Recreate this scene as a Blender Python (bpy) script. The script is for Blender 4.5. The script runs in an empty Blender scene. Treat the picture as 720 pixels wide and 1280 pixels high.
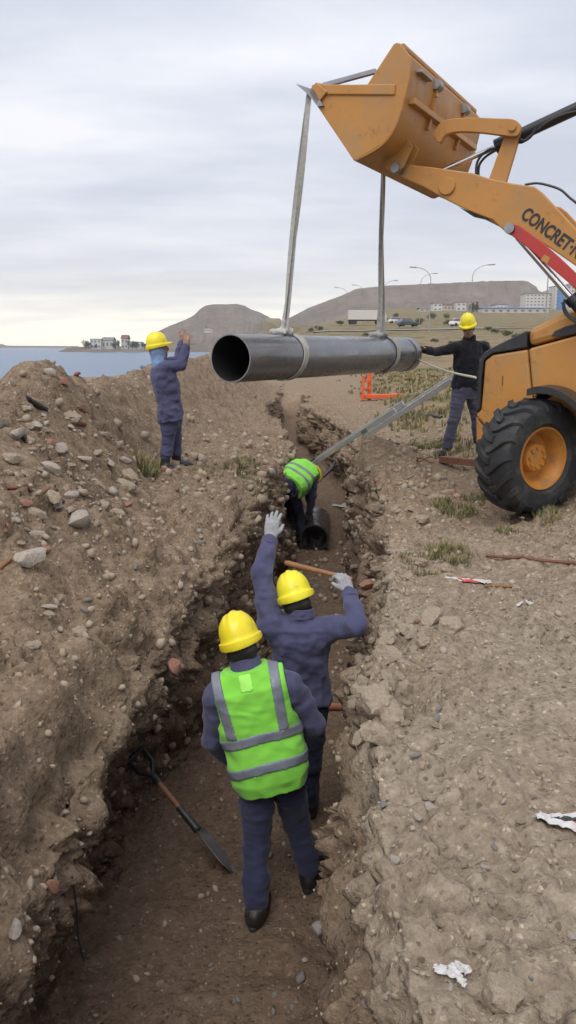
import bpy, bmesh, math, random
import numpy as np
from mathutils import Vector, Matrix
from mathutils.bvhtree import BVHTree
random.seed(5); RNG = np.random.default_rng(5)
scene = bpy.context.scene
COL = scene.collection
rad = math.radians

# ------------------------------------------------------------------ camera
CAM = np.array([0.0, 0.0, 1.5]); PITCH = math.atan(0.207); FPX = 1000.0
cd = bpy.data.cameras.new('camera'); cam = bpy.data.objects.new('camera', cd); COL.objects.link(cam)
cam.location = CAM; cam.rotation_euler = (math.pi/2 - PITCH, 0, 0)
cd.sensor_fit = 'VERTICAL'; cd.sensor_height = 36.0; cd.lens = 36.0*FPX/1280.0
cd.clip_start = 0.05; cd.clip_end = 40000
scene.camera = cam

# ------------------------------------------------------------------ world: overcast daylight
SUN_EL, SUN_AZ = rad(56), rad(-158)      # azimuth measured from +Y towards +X
w = bpy.data.worlds.new('World'); scene.world = w; w.use_nodes = True
nt = w.node_tree; N = nt.nodes; L = nt.links; N.clear()
def node(t, **k):
    n = N.new(t)
    for a, b in k.items(): setattr(n, a, b)
    return n
def m_(op, a, b=None, clamp=False):
    n = node('ShaderNodeMath', operation=op, use_clamp=clamp)
    for i, v in enumerate((a, b)):
        if v is None: continue
        if isinstance(v, (int, float)): n.inputs[i].default_value = v
        else: L.new(v, n.inputs[i])
    return n.outputs[0]
out = node('ShaderNodeOutputWorld'); bg = node('ShaderNodeBackground'); bg.inputs[1].default_value = 0.1
sky = node('ShaderNodeTexSky', sky_type='NISHITA'); sky.sun_disc = False
sky.sun_elevation = SUN_EL; sky.sun_rotation = SUN_AZ; sky.air_density = 1.0; sky.dust_density = 2.0
tc = node('ShaderNodeTexCoord'); sep = node('ShaderNodeSeparateXYZ'); L.new(tc.outputs['Generated'], sep.inputs[0])
zc = m_('MAXIMUM', sep.outputs[2], 0.0); den = m_('ADD', zc, 0.10)
px_ = m_('DIVIDE', sep.outputs[0], den); py_ = m_('DIVIDE', sep.outputs[1], den)
cmb = node('ShaderNodeCombineXYZ'); L.new(px_, cmb.inputs[0]); L.new(py_, cmb.inputs[1])
def cloudnoise(scale, det, sx, sy, off):
    mp = node('ShaderNodeMapping'); mp.inputs['Scale'].default_value = (sx, sy, 1); mp.inputs['Location'].default_value = (off, off*.7, 0)
    L.new(cmb.outputs[0], mp.inputs[0])
    n = node('ShaderNodeTexNoise'); n.inputs['Scale'].default_value = scale; n.inputs['Detail'].default_value = det
    n.inputs['Roughness'].default_value = 0.55; L.new(mp.outputs[0], n.inputs['Vector']); return n.outputs['Fac']
def ramp(fac, stops):
    r = node('ShaderNodeValToRGB'); L.new(fac, r.inputs[0]); e = r.color_ramp.elements
    for i, (p, c) in enumerate(stops):
        x = e[i] if i < 2 else e.new(p); x.position = p; x.color = (*c, 1)
    return r.outputs[0]
def mix(f, a, b):
    n = node('ShaderNodeMix', data_type='RGBA')
    if isinstance(f, float): n.inputs[0].default_value = f
    else: L.new(f, n.inputs[0])
    for i, v in ((6, a), (7, b)):
        if isinstance(v, tuple): n.inputs[i].default_value = (*v, 1)
        else: L.new(v, n.inputs[i])
    return n.outputs[2]
c1 = cloudnoise(0.62, 8, 0.6, 1.0, 3.1); c2 = cloudnoise(1.9, 7, 0.6, 1.0, 9.7)
cl = m_('ADD', m_('MULTIPLY', c1, 0.65), m_('MULTIPLY', c2, 0.35))
cloud = ramp(cl, [(0.39, (5.7, 6.05, 7.05)), (0.475, (6.7, 7.0, 7.95)), (0.55, (7.8, 8.05, 8.8)), (0.63, (9.1, 9.15, 9.6))])
# thin bright gap under the cloud deck, all along the horizon
edge = m_('ADD', sep.outputs[2], m_('MULTIPLY', m_('SUBTRACT', c2, 0.5), 0.10))
gap = ramp(edge, [(0.0, (1, 1, 1)), (0.022, (1, 1, 1)), (0.055, (.42, .42, .42)), (0.085, (.12, .12, .12)), (0.15, (0, 0, 0))])
cloud2 = mix(gap, cloud, (15.0, 14.0, 11.8))
allsky = mix(0.93, sky.outputs[0], cloud2)
L.new(allsky, bg.inputs[0]); L.new(bg.outputs[0], out.inputs[0])

sd = bpy.data.lights.new('sun', 'SUN'); sun = bpy.data.objects.new('sun', sd); COL.objects.link(sun)
sd.energy = 2.0; sd.angle = rad(50); sd.color = (1, .96, .9)
sdir = Vector((math.sin(SUN_AZ)*math.cos(SUN_EL), math.cos(SUN_AZ)*math.cos(SUN_EL), math.sin(SUN_EL)))
sun.rotation_euler = sdir.to_track_quat('Z', 'Y').to_euler()
vs = scene.view_settings; vs.view_transform = 'Standard'; vs.look = 'None'; vs.gamma = 1; vs.exposure = 0.25

# ------------------------------------------------------------------ pixel <-> place helpers (used to survey the photograph)
sP, cP = math.sin(PITCH), math.cos(PITCH)
def ray(px, py):
    x, y = (px-360)/FPX, (640-py)/FPX
    return np.array([x, cP + y*sP, -sP + y*cP])
def at_y(px, py, Y): d = ray(px, py); return CAM + d*(Y/d[1])
def at_z(px, py, z): d = ray(px, py); return CAM + d*((z-CAM[2])/d[2])
def at_d(px, py, Z): return CAM + ray(px, py)*Z
HV = np.array([-0.877, 0.4805, 0.0]); RV = np.array([0.4805, 0.877, 0.0]); UP = np.array([0, 0, 1.0])
def at_s(px, py, s): d = ray(px, py); return CAM + d*((s - CAM@RV)/(d@RV))

# ------------------------------------------------------------------ noise
_g = np.random.default_rng(11).normal(size=(256, 3)); _g /= np.linalg.norm(_g, axis=1)[:, None]; _g = _g.astype(np.float32)
def pn(P):
    P = np.asarray(P, np.float32); i = np.floor(P).astype(np.int64); f = P - i
    u = f*f*f*(f*(f*6-15)+10); r = np.zeros(len(P), np.float32)
    for dx in (0, 1):
        wx = u[:, 0] if dx else 1-u[:, 0]
        for dy in (0, 1):
            wy = u[:, 1] if dy else 1-u[:, 1]
            for dz in (0, 1):
                wz = u[:, 2] if dz else 1-u[:, 2]
                h = ((i[:, 0]+dx)*73856093 ^ (i[:, 1]+dy)*19349663 ^ (i[:, 2]+dz)*83492791)
                h = ((h ^ (h >> 13))*1274126177 >> 7) & 255
                g = _g[h]
                r += wx*wy*wz*((f[:, 0]-dx)*g[:, 0] + (f[:, 1]-dy)*g[:, 1] + (f[:, 2]-dz)*g[:, 2])
    return r*1.6
def sstep(a, b, x): t = np.clip((x-a)/(b-a), 0, 1); return t*t*(3-2*t)

# ------------------------------------------------------------------ materials
def nmat(name):
    m = bpy.data.materials.new(name); m.use_nodes = True; t = m.node_tree; t.nodes.clear()
    o = t.nodes.new('ShaderNodeOutputMaterial'); b = t.nodes.new('ShaderNodeBsdfPrincipled'); t.links.new(b.outputs[0], o.inputs[0])
    return m, t, b
def tnoise(t, scale, det=4, vec=None, rough=.6):
    if vec is None: vec = t.nodes.new('ShaderNodeTexCoord').outputs['Object']
    n = t.nodes.new('ShaderNodeTexNoise'); n.inputs['Scale'].default_value = scale; n.inputs['Detail'].default_value = det
    n.inputs['Roughness'].default_value = rough; t.links.new(vec, n.inputs['Vector']); return n.outputs['Fac']
def tramp(t, fac, stops, interp='LINEAR'):
    r = t.nodes.new('ShaderNodeValToRGB'); t.links.new(fac, r.inputs[0]); e = r.color_ramp.elements; r.color_ramp.interpolation = interp
    for i, (p, c) in enumerate(stops):
        x = e[i] if i < 2 else e.new(p); x.position = p
        x.color = (*c, 1) if isinstance(c, tuple) else (c, c, c, 1)
    return r.outputs[0]
def tmix(t, f, a, b, blend='MIX'):
    n = t.nodes.new('ShaderNodeMix'); n.data_type = 'RGBA'; n.blend_type = blend
    if isinstance(f, (int, float)): n.inputs[0].default_value = f
    else: t.links.new(f, n.inputs[0])
    for i, v in ((6, a), (7, b)):
        if isinstance(v, tuple): n.inputs[i].default_value = (*v, 1)
        else: t.links.new(v, n.inputs[i])
    return n.outputs[2]
def tbump(t, b, h, strength, dist):
    n = t.nodes.new('ShaderNodeBump'); n.inputs['Strength'].default_value = strength; n.inputs['Distance'].default_value = dist
    t.links.new(h, n.inputs['Height']); t.links.new(n.outputs[0], b.inputs['Normal'])
def mat(name, c, rough=.6, metal=0., var=.15, vs_=6., bump=None, dirt=None, dirtscale=3., spec=.5, dlo=.52):
    m, t, b = nmat(name)
    col = tramp(t, tnoise(t, vs_, 5), [(.3, tuple(x*(1-var) for x in c)), (.7, tuple(min(x*(1+var), .95) for x in c))])
    if dirt:
        f = tramp(t, tnoise(t, dirtscale, 8, rough=.7), [(dlo, 0.), (dlo+.18, .75)]); col = tmix(t, f, col, dirt)
    t.links.new(col, b.inputs['Base Color']); b.inputs['Metallic'].default_value = metal; b.inputs['Specular IOR Level'].default_value = spec
    rr = tramp(t, tnoise(t, vs_*2.3, 4), [(.3, max(rough-.1, .03)), (.7, min(rough+.1, 1.))]); t.links.new(rr, b.inputs['Roughness'])
    if bump: tbump(t, b, tnoise(t, bump[0], 6), bump[1], bump[2])
    return m
M = {}
M['yellow'] = mat('machine_paint', (.50, .225, .045), .38, var=.06, dirt=(.30, .19, .09), dirtscale=2.2, dlo=.56, bump=(60, .05, .002))
def wornpaint(name, c, dust):
    m, t, b = nmat(name); tcv = t.nodes.new('ShaderNodeTexCoord').outputs['Object']
    col = tramp(t, tnoise(t, 1.6, 6, tcv), [(.3, tuple(x*.90 for x in c)), (.7, tuple(x*1.08 for x in c))])
    f = tramp(t, tnoise(t, 2.4, 9, tcv, .72), [(.50, 0.), (.66, .62)]); col = tmix(t, f, col, dust)
    f3 = tramp(t, tnoise(t, 9, 9, tcv, .75), [(.57, 0.), (.68, .55)]); col = tmix(t, f3, col, (.13, .085, .05))
    mp = t.nodes.new('ShaderNodeMapping'); mp.inputs['Scale'].default_value = (3, 3, 22); mp.inputs['Rotation'].default_value = (.5, .4, .6); t.links.new(tcv, mp.inputs[0])
    f2 = tramp(t, tnoise(t, 5, 8, mp.outputs[0], .7), [(.66, 0.), (.70, .8)]); col = tmix(t, f2, col, (.22, .20, .18))
    t.links.new(col, b.inputs['Base Color']); t.links.new(tramp(t, tnoise(t, 6, 6, tcv), [(.3, .32), (.7, .62)]), b.inputs['Roughness'])
    tbump(t, b, tnoise(t, 5, 6, tcv), .12, .01); return m
M['yellow'] = wornpaint('machine_paint', (.445, .205, .046), (.32, .205, .10))
M['yellow2'] = mat('rim_paint', (.50, .215, .04), .5, var=.1, dirt=(.22, .14, .08), dirtscale=9, dlo=.5)
M['black'] = mat('black_paint', (.018, .019, .022), .42, var=.3, dirt=(.06, .055, .05), dirtscale=5)
M['rubber'] = mat('tyre_rubber', (.022, .023, .026), .72, var=.25, dirt=(.085, .078, .07), dirtscale=7, dlo=.5, bump=(80, .15, .003))
M['chrome'] = mat('chrome_rod', (.75, .76, .78), .14, 1., var=.04)
M['steel'] = mat('worn_steel', (.32, .32, .33), .42, .85, var=.2, dirt=(.16, .11, .07))
M['red'] = mat('red_paint', (.42, .035, .03), .42, var=.1, dirt=(.2, .06, .04))
M['hose'] = mat('hydraulic_hose', (.02, .02, .022), .5)
M['letter'] = mat('lettering_black', (.022, .022, .024), .5)
M['pipe'] = mat('dark_coated_steel', (.215, .22, .23), .28, .6, var=.07, vs_=1.8, dirt=(.20, .175, .15), dirtscale=2.0, dlo=.62, spec=.75)
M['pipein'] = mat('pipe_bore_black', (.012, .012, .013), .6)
M['pipeblk'] = mat('black_pipe_plastic', (.028, .029, .031), .3, .0, spec=.7, dirt=(.08, .065, .05), dlo=.68)
M['sling'] = mat('sling_webbing', (.40, .385, .35), .85, var=.2, vs_=25, dirt=(.20, .17, .14))
M['sling2'] = mat('sling_webbing_grey', (.40, .39, .365), .85, var=.2, vs_=25)
M['rope'] = mat('rope_fibre', (.55, .50, .40), .9, var=.2, vs_=60)
M['navy'] = mat('blue_work_cloth', (.082, .083, .158), .9, var=.16, vs_=4, bump=(220, .25, .002), dirt=(.17, .14, .13), dirtscale=5, dlo=.60, spec=.2)
M['navy2'] = mat('dark_blue_trouser_cloth', (.045, .048, .105), .9, var=.2, vs_=5, bump=(220, .25, .002), dirt=(.15, .12, .10), dirtscale=5, dlo=.60, spec=.2)
def cloth(name, c, dust, fold=1.):
    m, t, b = nmat(name); tcv = t.nodes.new('ShaderNodeTexCoord').outputs['Object']
    col = tramp(t, tnoise(t, 5, 6, tcv), [(.3, tuple(x*.9 for x in c)), (.7, tuple(x*1.1 for x in c))])
    col = tmix(t, tramp(t, tnoise(t, 3.2, 10, tcv, .75), [(.54, 0.), (.75, .38)]), col, dust)
    t.links.new(col, b.inputs['Base Color']); b.inputs['Roughness'].default_value = .92; b.inputs['Specular IOR Level'].default_value = .15
    b.inputs['Sheen Weight'].default_value = .15
    mp = t.nodes.new('ShaderNodeMapping'); mp.inputs['Scale'].default_value = (7, 7, 15); mp.inputs['Rotation'].default_value = (.35, .5, .2); t.links.new(tcv, mp.inputs[0])
    n = t.nodes.new('ShaderNodeTexNoise'); n.noise_type = 'RIDGED_MULTIFRACTAL'; n.inputs['Scale'].default_value = 1.3; n.inputs['Detail'].default_value = 2.5; t.links.new(mp.outputs[0], n.inputs['Vector'])
    tbump(t, b, n.outputs['Fac'], .5*fold, .02); return m
M['navy'] = cloth('blue_work_cloth', (.070, .072, .138), (.17, .14, .125)); M['navy2'] = cloth('dark_blue_trouser_cloth', (.034, .037, .080), (.11, .092, .08))
M['darknavy'] = mat('black_trouser_cloth', (.022, .023, .040), .9, var=.2, vs_=5, bump=(220, .25, .002), spec=.2)
M['jacket'] = mat('black_knit_jersey', (.012, .013, .019), .95, var=.25, vs_=6, bump=(160, .3, .002), spec=.15)
M['jeans'] = mat('grey_blue_jeans', (.075, .075, .115), .9, var=.2, vs_=6, bump=(220, .25, .002), spec=.2)
M['hivis'] = mat('green_hi_vis_cloth', (.235, .66, .075), .75, var=.07, vs_=4, bump=(160, .15, .002), dirt=(.2, .5, .08), dirtscale=6, dlo=.62)
M['hivis'] = cloth('green_hi_vis_cloth', (.215, .60, .068), (.26, .50, .12), .7)
M['jeans'] = cloth('grey_blue_jeans', (.075, .075, .115), (.15, .13, .12)); M['jacket'] = cloth('black_knit_jersey', (.012, .013, .019), (.022, .022, .022), .3)
M['hivis2'] = mat('pale_lime_binding', (.34, .78, .12), .75, var=.06)
M['refl'] = mat('reflective_tape', (.165, .185, .225), .45, var=.1, vs_=12, dirt=(.2, .19, .18))
HM = [mat('yellow_helmet_plastic', c_, .36, var=.05, dirt=(.40, .33, .07), dirtscale=ds_, dlo=.53, bump=(30, .08, .003)) for c_, ds_ in (((.80, .70, .014), 11), ((.78, .64, .02), 8), ((.82, .72, .03), 14), ((.76, .66, .012), 9), ((.80, .67, .02), 12))]; M['helmet'] = HM[0]
M['helmetin'] = mat('helmet_headband', (.05, .05, .05), .7)
M['skin'] = mat('skin', (.30, .165, .11), .55, var=.12, vs_=14, bump=(90, .1, .002))
M['hair'] = mat('dark_hair', (.015, .012, .010), .6)
M['boot'] = mat('black_boot_leather', (.014, .013, .013), .5, var=.3, dirt=(.13, .10, .08), dirtscale=9, dlo=.52)
M['glove'] = mat('grey_knit_glove', (.30, .30, .32), .9, var=.15, vs_=30, bump=(200, .3, .002), dirt=(.14, .13, .12), dirtscale=14)
M['scarf'] = mat('light_blue_neck_cloth', (.19, .29, .47), .9, var=.12)
M['lens'] = mat('dark_sunglasses', (.008, .008, .009), .15)
M['alu'] = mat('ladder_aluminium', (.50, .51, .53), .42, .6, var=.1, dirt=(.4, .38, .34))
M['orange'] = mat('orange_plastic', (.68, .115, .03), .5, var=.1, dirt=(.4, .2, .1))
M['wood'] = mat('worn_wood', (.235, .105, .045), .6, var=.25, vs_=14, dirt=(.16, .11, .08))
M['terracotta'] = mat('orange_clay_pipe', (.42, .145, .065), .6, var=.15, dirt=(.26, .16, .10))
M['brick'] = mat('broken_brick', (.27, .13, .09), .9, var=.25, vs_=12, bump=(50, .5, .004), dirt=(.26, .20, .15), dirtscale=12)
M['pale'] = mat('pale_stone', (.36, .315, .27), .9, var=.2, vs_=10, bump=(40, .6, .006), dirt=(.24, .17, .125), dirtscale=6, dlo=.48)
M['stone'] = mat('grey_stone', (.165, .155, .143), .85, var=.2, vs_=14, bump=(50, .4, .004), dirt=(.2, .17, .14))
M['clod'] = mat('earth_clod', (.315, .25, .182), .95, var=.25, vs_=5, bump=(9, .8, .012), dirt=(.40, .33, .26), dirtscale=4, dlo=.5)
M['plastic'] = mat('white_plastic_film', (.54, .53, .52), .5, var=.1, dirt=(.32, .27, .22), dirtscale=12)
M['redfilm'] = mat('red_printed_film', (.62, .05, .06), .4)
M['rust'] = mat('rusty_metal', (.17, .075, .045), .8, var=.3, vs_=14)
M['rag'] = mat('grey_plastic_scrap', (.33, .31, .29), .7, var=.2, dirt=(.22, .17, .13), dirtscale=10)
M['white'] = mat('white_render', (.56, .54, .51), .8, var=.06)
M['cream'] = mat('cream_render', (.50, .46, .40), .8, var=.1)
M['bluefac'] = mat('blue_cladding', (.09, .20, .42), .4)
M['blueroof'] = mat('blue_roof_sheet', (.035, .10, .42), .5, var=.1)
M['glass'] = mat('window_glass', (.12, .14, .17), .3)
M['greyroof'] = mat('grey_roof', (.18, .18, .19), .7)
M['asphalt'] = mat('dusty_asphalt', (.20, .19, .175), .9)
M['lamp'] = mat('galvanised_pole', (.30, .30, .305), .55, .3)
M['carw'] = mat('car_paint_white', (.72, .72, .72), .3)
M['card'] = mat('car_paint_dark', (.05, .06, .08), .3)
M['leaf'] = mat('leaves_olive', (.075, .088, .04), .8, var=.35, vs_=1.5)
M['bark'] = mat('bark', (.10, .075, .055), .9)
M['grass'] = mat('grass_blades', (.125, .135, .055), .8, var=.35, vs_=2.5)
M['drygrass'] = mat('dry_grass_blades', (.30, .235, .12), .85, var=.3, vs_=2.5)

# ------------------------------------------------------------------ object helpers
ROOT = {}
def name_it(o, label=None, cat=None, group=None, kind=None):
    if label: o['label'] = label
    if cat: o['category'] = cat
    if group: o['group'] = group
    if kind: o['kind'] = kind
    return o
def empty(name, loc, label, cat, group=None):
    o = bpy.data.objects.new(name, None); COL.objects.link(o); o.location = [float(v) for v in loc]; o.empty_display_size = .1
    ROOT[o.name] = np.array(loc, float); return name_it(o, label, cat, group)
def mesh(name, V, F, mats, midx=None, smooth=False):
    me = bpy.data.meshes.new(name)
    V = np.asarray(V, np.float32)
    if isinstance(F, np.ndarray):
        nf, k = F.shape
        me.vertices.add(len(V)); me.vertices.foreach_set('co', V.ravel())
        me.loops.add(nf*k); me.loops.foreach_set('vertex_index', F.astype(np.int32).ravel())
        me.polygons.add(nf); me.polygons.foreach_set('loop_start', np.arange(0, nf*k, k, dtype=np.int32))
        me.update(calc_edges=True)
    else:
        me.from_pydata([tuple(map(float, v)) for v in V], [], F)
    for mm in (mats if isinstance(mats, (list, tuple)) else [mats]): me.materials.append(mm)
    if midx is not None: me.polygons.foreach_set('material_index', np.asarray(midx, np.int32))
    if smooth: me.polygons.foreach_set('use_smooth', np.ones(len(me.polygons), bool))
    me.validate(); return me
def obj(name, V, F, mats, parent=None, smooth=False, midx=None, origin=None, bevel=0, **tags):
    """V in world coordinates. parent: a thing or a part of one."""
    V = np.asarray(V, np.float64)
    if parent is not None: off = ROOT[parent.name]
    else:
        off = np.array(origin, float) if origin is not None else np.array([(V[:, 0].min()+V[:, 0].max())/2, (V[:, 1].min()+V[:, 1].max())/2, V[:, 2].min()])
    o = bpy.data.objects.new(name, mesh(name, V-off, F, mats, midx, smooth)); COL.objects.link(o)
    if parent is not None: o.parent = parent; ROOT[o.name] = off
    else: o.location = off; ROOT[o.name] = off
    if bevel:
        b = o.modifiers.new('bevel', 'BEVEL'); b.width = bevel; b.segments = 2; b.limit_method = 'ANGLE'; b.angle_limit = rad(40)
    return name_it(o, **tags)
class MB:
    """collects shapes of ONE object"""
    def __init__(s): s.V = []; s.F = []; s.m = []
    def add(s, V, F, mi=0):
        n = len(s.V); s.V += [np.asarray(v, float) for v in V]; s.F += [tuple(int(i)+n for i in f) for f in F]; s.m += [mi]*len(F); return s
    def box(s, c, half, R=None, mi=0):
        R = np.eye(3) if R is None else R
        V = [np.asarray(c)+R@np.array([x*half[0], y*half[1], z*half[2]]) for x in (-1, 1) for y in (-1, 1) for z in (-1, 1)]
        return s.add(V, [(0, 1, 3, 2), (4, 6, 7, 5), (0, 4, 5, 1), (2, 3, 7, 6), (0, 2, 6, 4), (1, 5, 7, 3)], mi)
    def bar(s, a, b, wdt, thk, upv=UP, mi=0):
        a, b = np.asarray(a, float), np.asarray(b, float); d = b-a; l = np.linalg.norm(d); d = d/l
        x = np.cross(d, upv); x /= np.linalg.norm(x)+1e-9; y = np.cross(x, d)
        return s.box((a+b)/2, (wdt/2, l/2, thk/2), np.column_stack([x, d, y]), mi)
    def tube(s, pts, r, n=8, mi=0, cap=True):
        pts = [np.asarray(p, float) for p in pts]; k = len(pts); rs = r if isinstance(r, (list, tuple)) else [r]*k
        V = []; ref = None
        for i, p in enumerate(pts):
            d = pts[min(i+1, k-1)]-pts[max(i-1, 0)]; d /= np.linalg.norm(d)+1e-12
            if ref is None: ref = np.array([0, 0, 1.]) if abs(d[2]) < .9 else np.array([1., 0, 0])
            x = ref - d*(ref@d); x /= np.linalg.norm(x); y = np.cross(d, x); ref = x
            V += [p+rs[i]*(x*math.cos(t)+y*math.sin(t)) for t in np.arange(n)*2*math.pi/n]
        F = [(i*n+j, i*n+(j+1) % n, (i+1)*n+(j+1) % n, (i+1)*n+j) for i in range(k-1) for j in range(n)]
        if cap: F += [tuple(range(n))[::-1], tuple((k-1)*n+j for j in range(n))]
        return s.add(V, F, mi)
    def prism(s, poly, axis, mi=0):
        """poly: list of 3-D points (flat), extruded along axis vector"""
        n = len(poly); P = [np.asarray(p, float) for p in poly]; V = P+[p+axis for p in P]
        F = [tuple(range(n)), tuple(range(2*n-1, n-1, -1))]+[(i, i+n, (i+1) % n+n, (i+1) % n) for i in range(n)]
        return s.add(V, F, mi)
    def lathe(s, c, ax, prof, n=32, mi=0, closed=False):
        """prof: list of (radius, offset along ax)"""
        ax = np.asarray(ax, float)/np.linalg.norm(ax); x = np.cross(ax, [0, 0, 1.] if abs(ax[2]) < .9 else [1., 0, 0]); x /= np.linalg.norm(x); y = np.cross(ax, x)
        V = [np.asarray(c)+ax*h+r*(x*math.cos(t)+y*math.sin(t)) for (r, h) in prof for t in np.arange(n)*2*math.pi/n]
        k = len(prof); rng = range(k if closed else k-1)
        return s.add(V, [(i*n+j, i*n+(j+1) % n, ((i+1) % k)*n+(j+1) % n, ((i+1) % k)*n+j) for i in rng for j in range(n)], mi)
    def build(s, name, mats, parent=None, smooth=False, **k):
        o = obj(name, s.V, s.F, mats, parent, smooth, midx=s.m, **k)
        bm = bmesh.new(); bm.from_mesh(o.data); bmesh.ops.recalc_face_normals(bm, faces=bm.faces); bm.to_mesh(o.data); bm.free()
        if smooth:
            try: o.data.set_sharp_from_angle(angle=rad(38))
            except Exception: pass
        return o

# ================================================================== GROUND with the trench: one sheet to the horizon
def tab(Y, ys, vs_): return np.interp(Y, ys, vs_)
def bend(Y): return -.95*sstep(13, 21, Y) + sstep(8, 10, Y)*.09*np.sin(Y*1.9)*np.cos(Y*.7+1)
def rimL_o(Y): return bend(Y)+.05*np.sin(Y*3.1)*sstep(7, 9, Y)+tab(Y, [-4, 1.5, 5.4, 6.9, 9.5, 16, 27, 30], [-1.10, -1.08, -1.0, -.88, -.80, -.78, -.7, -.7])
def rimL_z(Y): return tab(Y, [-4, 1.8, 2.8, 3.6, 5, 6.5, 9, 12, 30], [-.45, -.45, -.38, -.25, -.16, -.10, -.07, -.05, 0])
def rimR_o(Y): return bend(Y)+.07*np.sin(Y*2.3+2)*sstep(8, 10, Y)+tab(Y, [-4, 1.5, 2.3, 2.8, 3.35, 4.2, 5.5, 7, 9, 12, 20, 30], [.10, .12, .06, .08, .08, .17, .35, .38, .32, .30, .22, .1])
def rimR_z(Y): return tab(Y, [-4, 3, 5, 6.5, 8, 10, 11, 12, 13, 14, 16, 30], [0, 0, 0, .02, .08, .16, .14, .02, -.05, .05, .05, 0])
def floor_z(Y): return tab(Y, [-4, -3, -1.5, 12.1, 13.6, 16, 18, 24, 27, 28], [0, 0, -1.48, -1.48, -1.0, -.85, -.95, -.9, 0, 0])
FARY = [35, 60, 100, 200, 400, 700, 1000, 3000, 9000]; FARZ = [0, .7, 2.3, 6.4, 15.4, 33, 46, 62, 70]
SHY = [-500, 0, 60, 120, 170, 190, 400, 1375, 2600, 9000]; SHX = [-30, -34, -37, -40, -40, -36, -47, -150, -700, -4500]
def shore(Y): return tab(Y, SHY, SHX)
def land_z(X, Y, o):
    """height of the ground left and right of the trench, without fine relief"""
    a = np.where(Y > 1, X/np.maximum(Y, 1), 0)
    far = tab(Y, FARY, FARZ)*sstep(-.14, .06, a)
    # right side
    zr = rimR_z(Y)*(1-sstep(.2, 1.0, o-rimR_o(Y))) + .07*sstep(1.0, 2.5, o) + .17*sstep(1.4, 2.4, o)*sstep(4.2, 6.2, Y)
    # left side: bank rising from the rim to a spoil heap
    q = -o
    crest = tab(Y, [-4, 1, 3, 5, 6, 6.65, 7.2, 7.55, 7.8, 8.05, 8.4, 8.7, 8.95, 9.2, 9.6, 10.2, 11, 13, 17, 22, 28, 36], [.70, .85, .95, 1.0, 1.0, 1.04, 1.13, 1.27, 1.33, 1.26, 1.09, 1.03, 1.10, 1.04, .98, .97, .99, 1.02, 1.20, 1.24, .9, 0])
    foot = tab(Y, [-4, 5, 7.5, 9.2, 12, 20], [1.15, 1.25, 1.65, 2.0, 1.9, 1.5])
    top = tab(Y, [-4, 6, 8.1, 12, 20], [2.75, 2.75, 2.72, 3.1, 3.4])
    base = rimL_z(Y) + (.05-rimL_z(Y))*sstep(-rimL_o(Y), foot, q)
    up_ = np.clip((q-foot)/(top-foot), 0, 1); up_ = .55*up_**1.25+.45*up_*up_*(3-2*up_)
    down = 1-sstep(top, top+1.5, q)
    zl = base + crest*np.where(q < top, up_, down)
    z = np.where(o > -.3, zr, zl)
    z = z + far
    sl_ = np.interp(a, [-.30, -.23, -.18, -.12, -.09, -.07], [.038, .0365, .0325, .0155, .006, -.1])
    z = np.where(Y > 30, np.minimum(z, np.maximum(1.36 - sl_*Y, -5)), z)
    z = np.minimum(z, np.maximum(-4 + .22*(X-shore(Y)), -9))
    return z
rows = [np.linspace(-3.5, .9, 40)[:-1]]; y = .9; lst = []
while y < 40: lst.append(y); y += max(.0125, y*.0052)
while y < 3600: lst.append(y); y *= 1.04
ROWS = np.concatenate([rows[0], np.array(lst)]); nR = len(ROWS)
def spaced(a, b, d0, g):
    r = [a]; d = d0
    while r[-1] < b: r.append(r[-1]+d); d = min(d*g, 6)
    return np.array(r)
outL = -spaced(0, 75, .016, 1.0135)[::-1][:-1]      # offsets outward from the rim
outR = spaced(0, 75, .013, 1.0125)[1:]
nW, nF = 90, 64
tW = np.linspace(0, 1, nW); tF = np.linspace(0, 1, nF)[1:-1]
def wall_pts(rim, zr_, zf, side):
    """wall profile: returns o, z (rows x nW); side -1 left wall (goes inwards +o), +1 right wall (listed from floor up)"""
    ks = np.array([0, .10, .30, .58, .84, 1.0])
    inn = np.array([0, .07, .11, .13, .18, .27]) if side < 0 else np.array([0, .05, .085, .08, .10, .16])
    und = np.array([0, .03, -.06, -.22, -.34, -.33])
    drop = np.array([0, .06, .30, .62, .93, 1.0])
    io = np.interp(tW, ks, inn); dz = np.interp(tW, ks, drop)
    sm = lambda v: np.convolve(np.pad(v, 4, mode='edge'), np.ones(9)/9, 'valid')
    io, dz = sm(io), sm(dz)
    uo = sm(np.interp(tW, ks, und)); uo -= uo[0]
    io -= io[0]; dz = (dz-dz[0])/(dz[-1]-dz[0])
    dep = (zr_-zf)[:, None]; k = np.clip(dep/1.2, 0, 1)
    ub = (1-sstep(4.2, 6.6, Yc))[:, None]
    if side < 0: return rim[:, None]+(io[None]*(1-ub)+uo[None]*ub)*k, zr_[:, None]-dz[None]*dep
    return (rim[:, None]+.10*k-io[None]*k*1.0)[:, ::-1], (zr_[:, None]-dz[None]*dep)[:, ::-1]
Yc = ROWS; S = 1+.022*np.maximum(Yc-25, 0)
rl, rr, zfl = rimL_o(Yc), rimR_o(Yc), floor_z(Yc)
rlz = land_z(rl+.054*Yc, Yc, rl); rrz = land_z(rr+.1+.054*Yc, Yc, np.maximum(rr, -.2)+.1)
fl = np.where(Yc > 27, 1., 0.)
zfl = np.minimum(zfl, np.minimum(rlz, rrz)); zfl = np.where(Yc > 27, np.minimum(rlz, rrz), zfl)
oL, zL = wall_pts(rl, rlz, zfl, -1); oR, zR = wall_pts(rr, rrz, zfl, 1)
oA = rl[:, None]+outL[None]; oE = oR[:, -1:]+outR[None]
oF = oL[:, -1:]*(1-tF)+oR[:, :1]*tF
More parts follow.
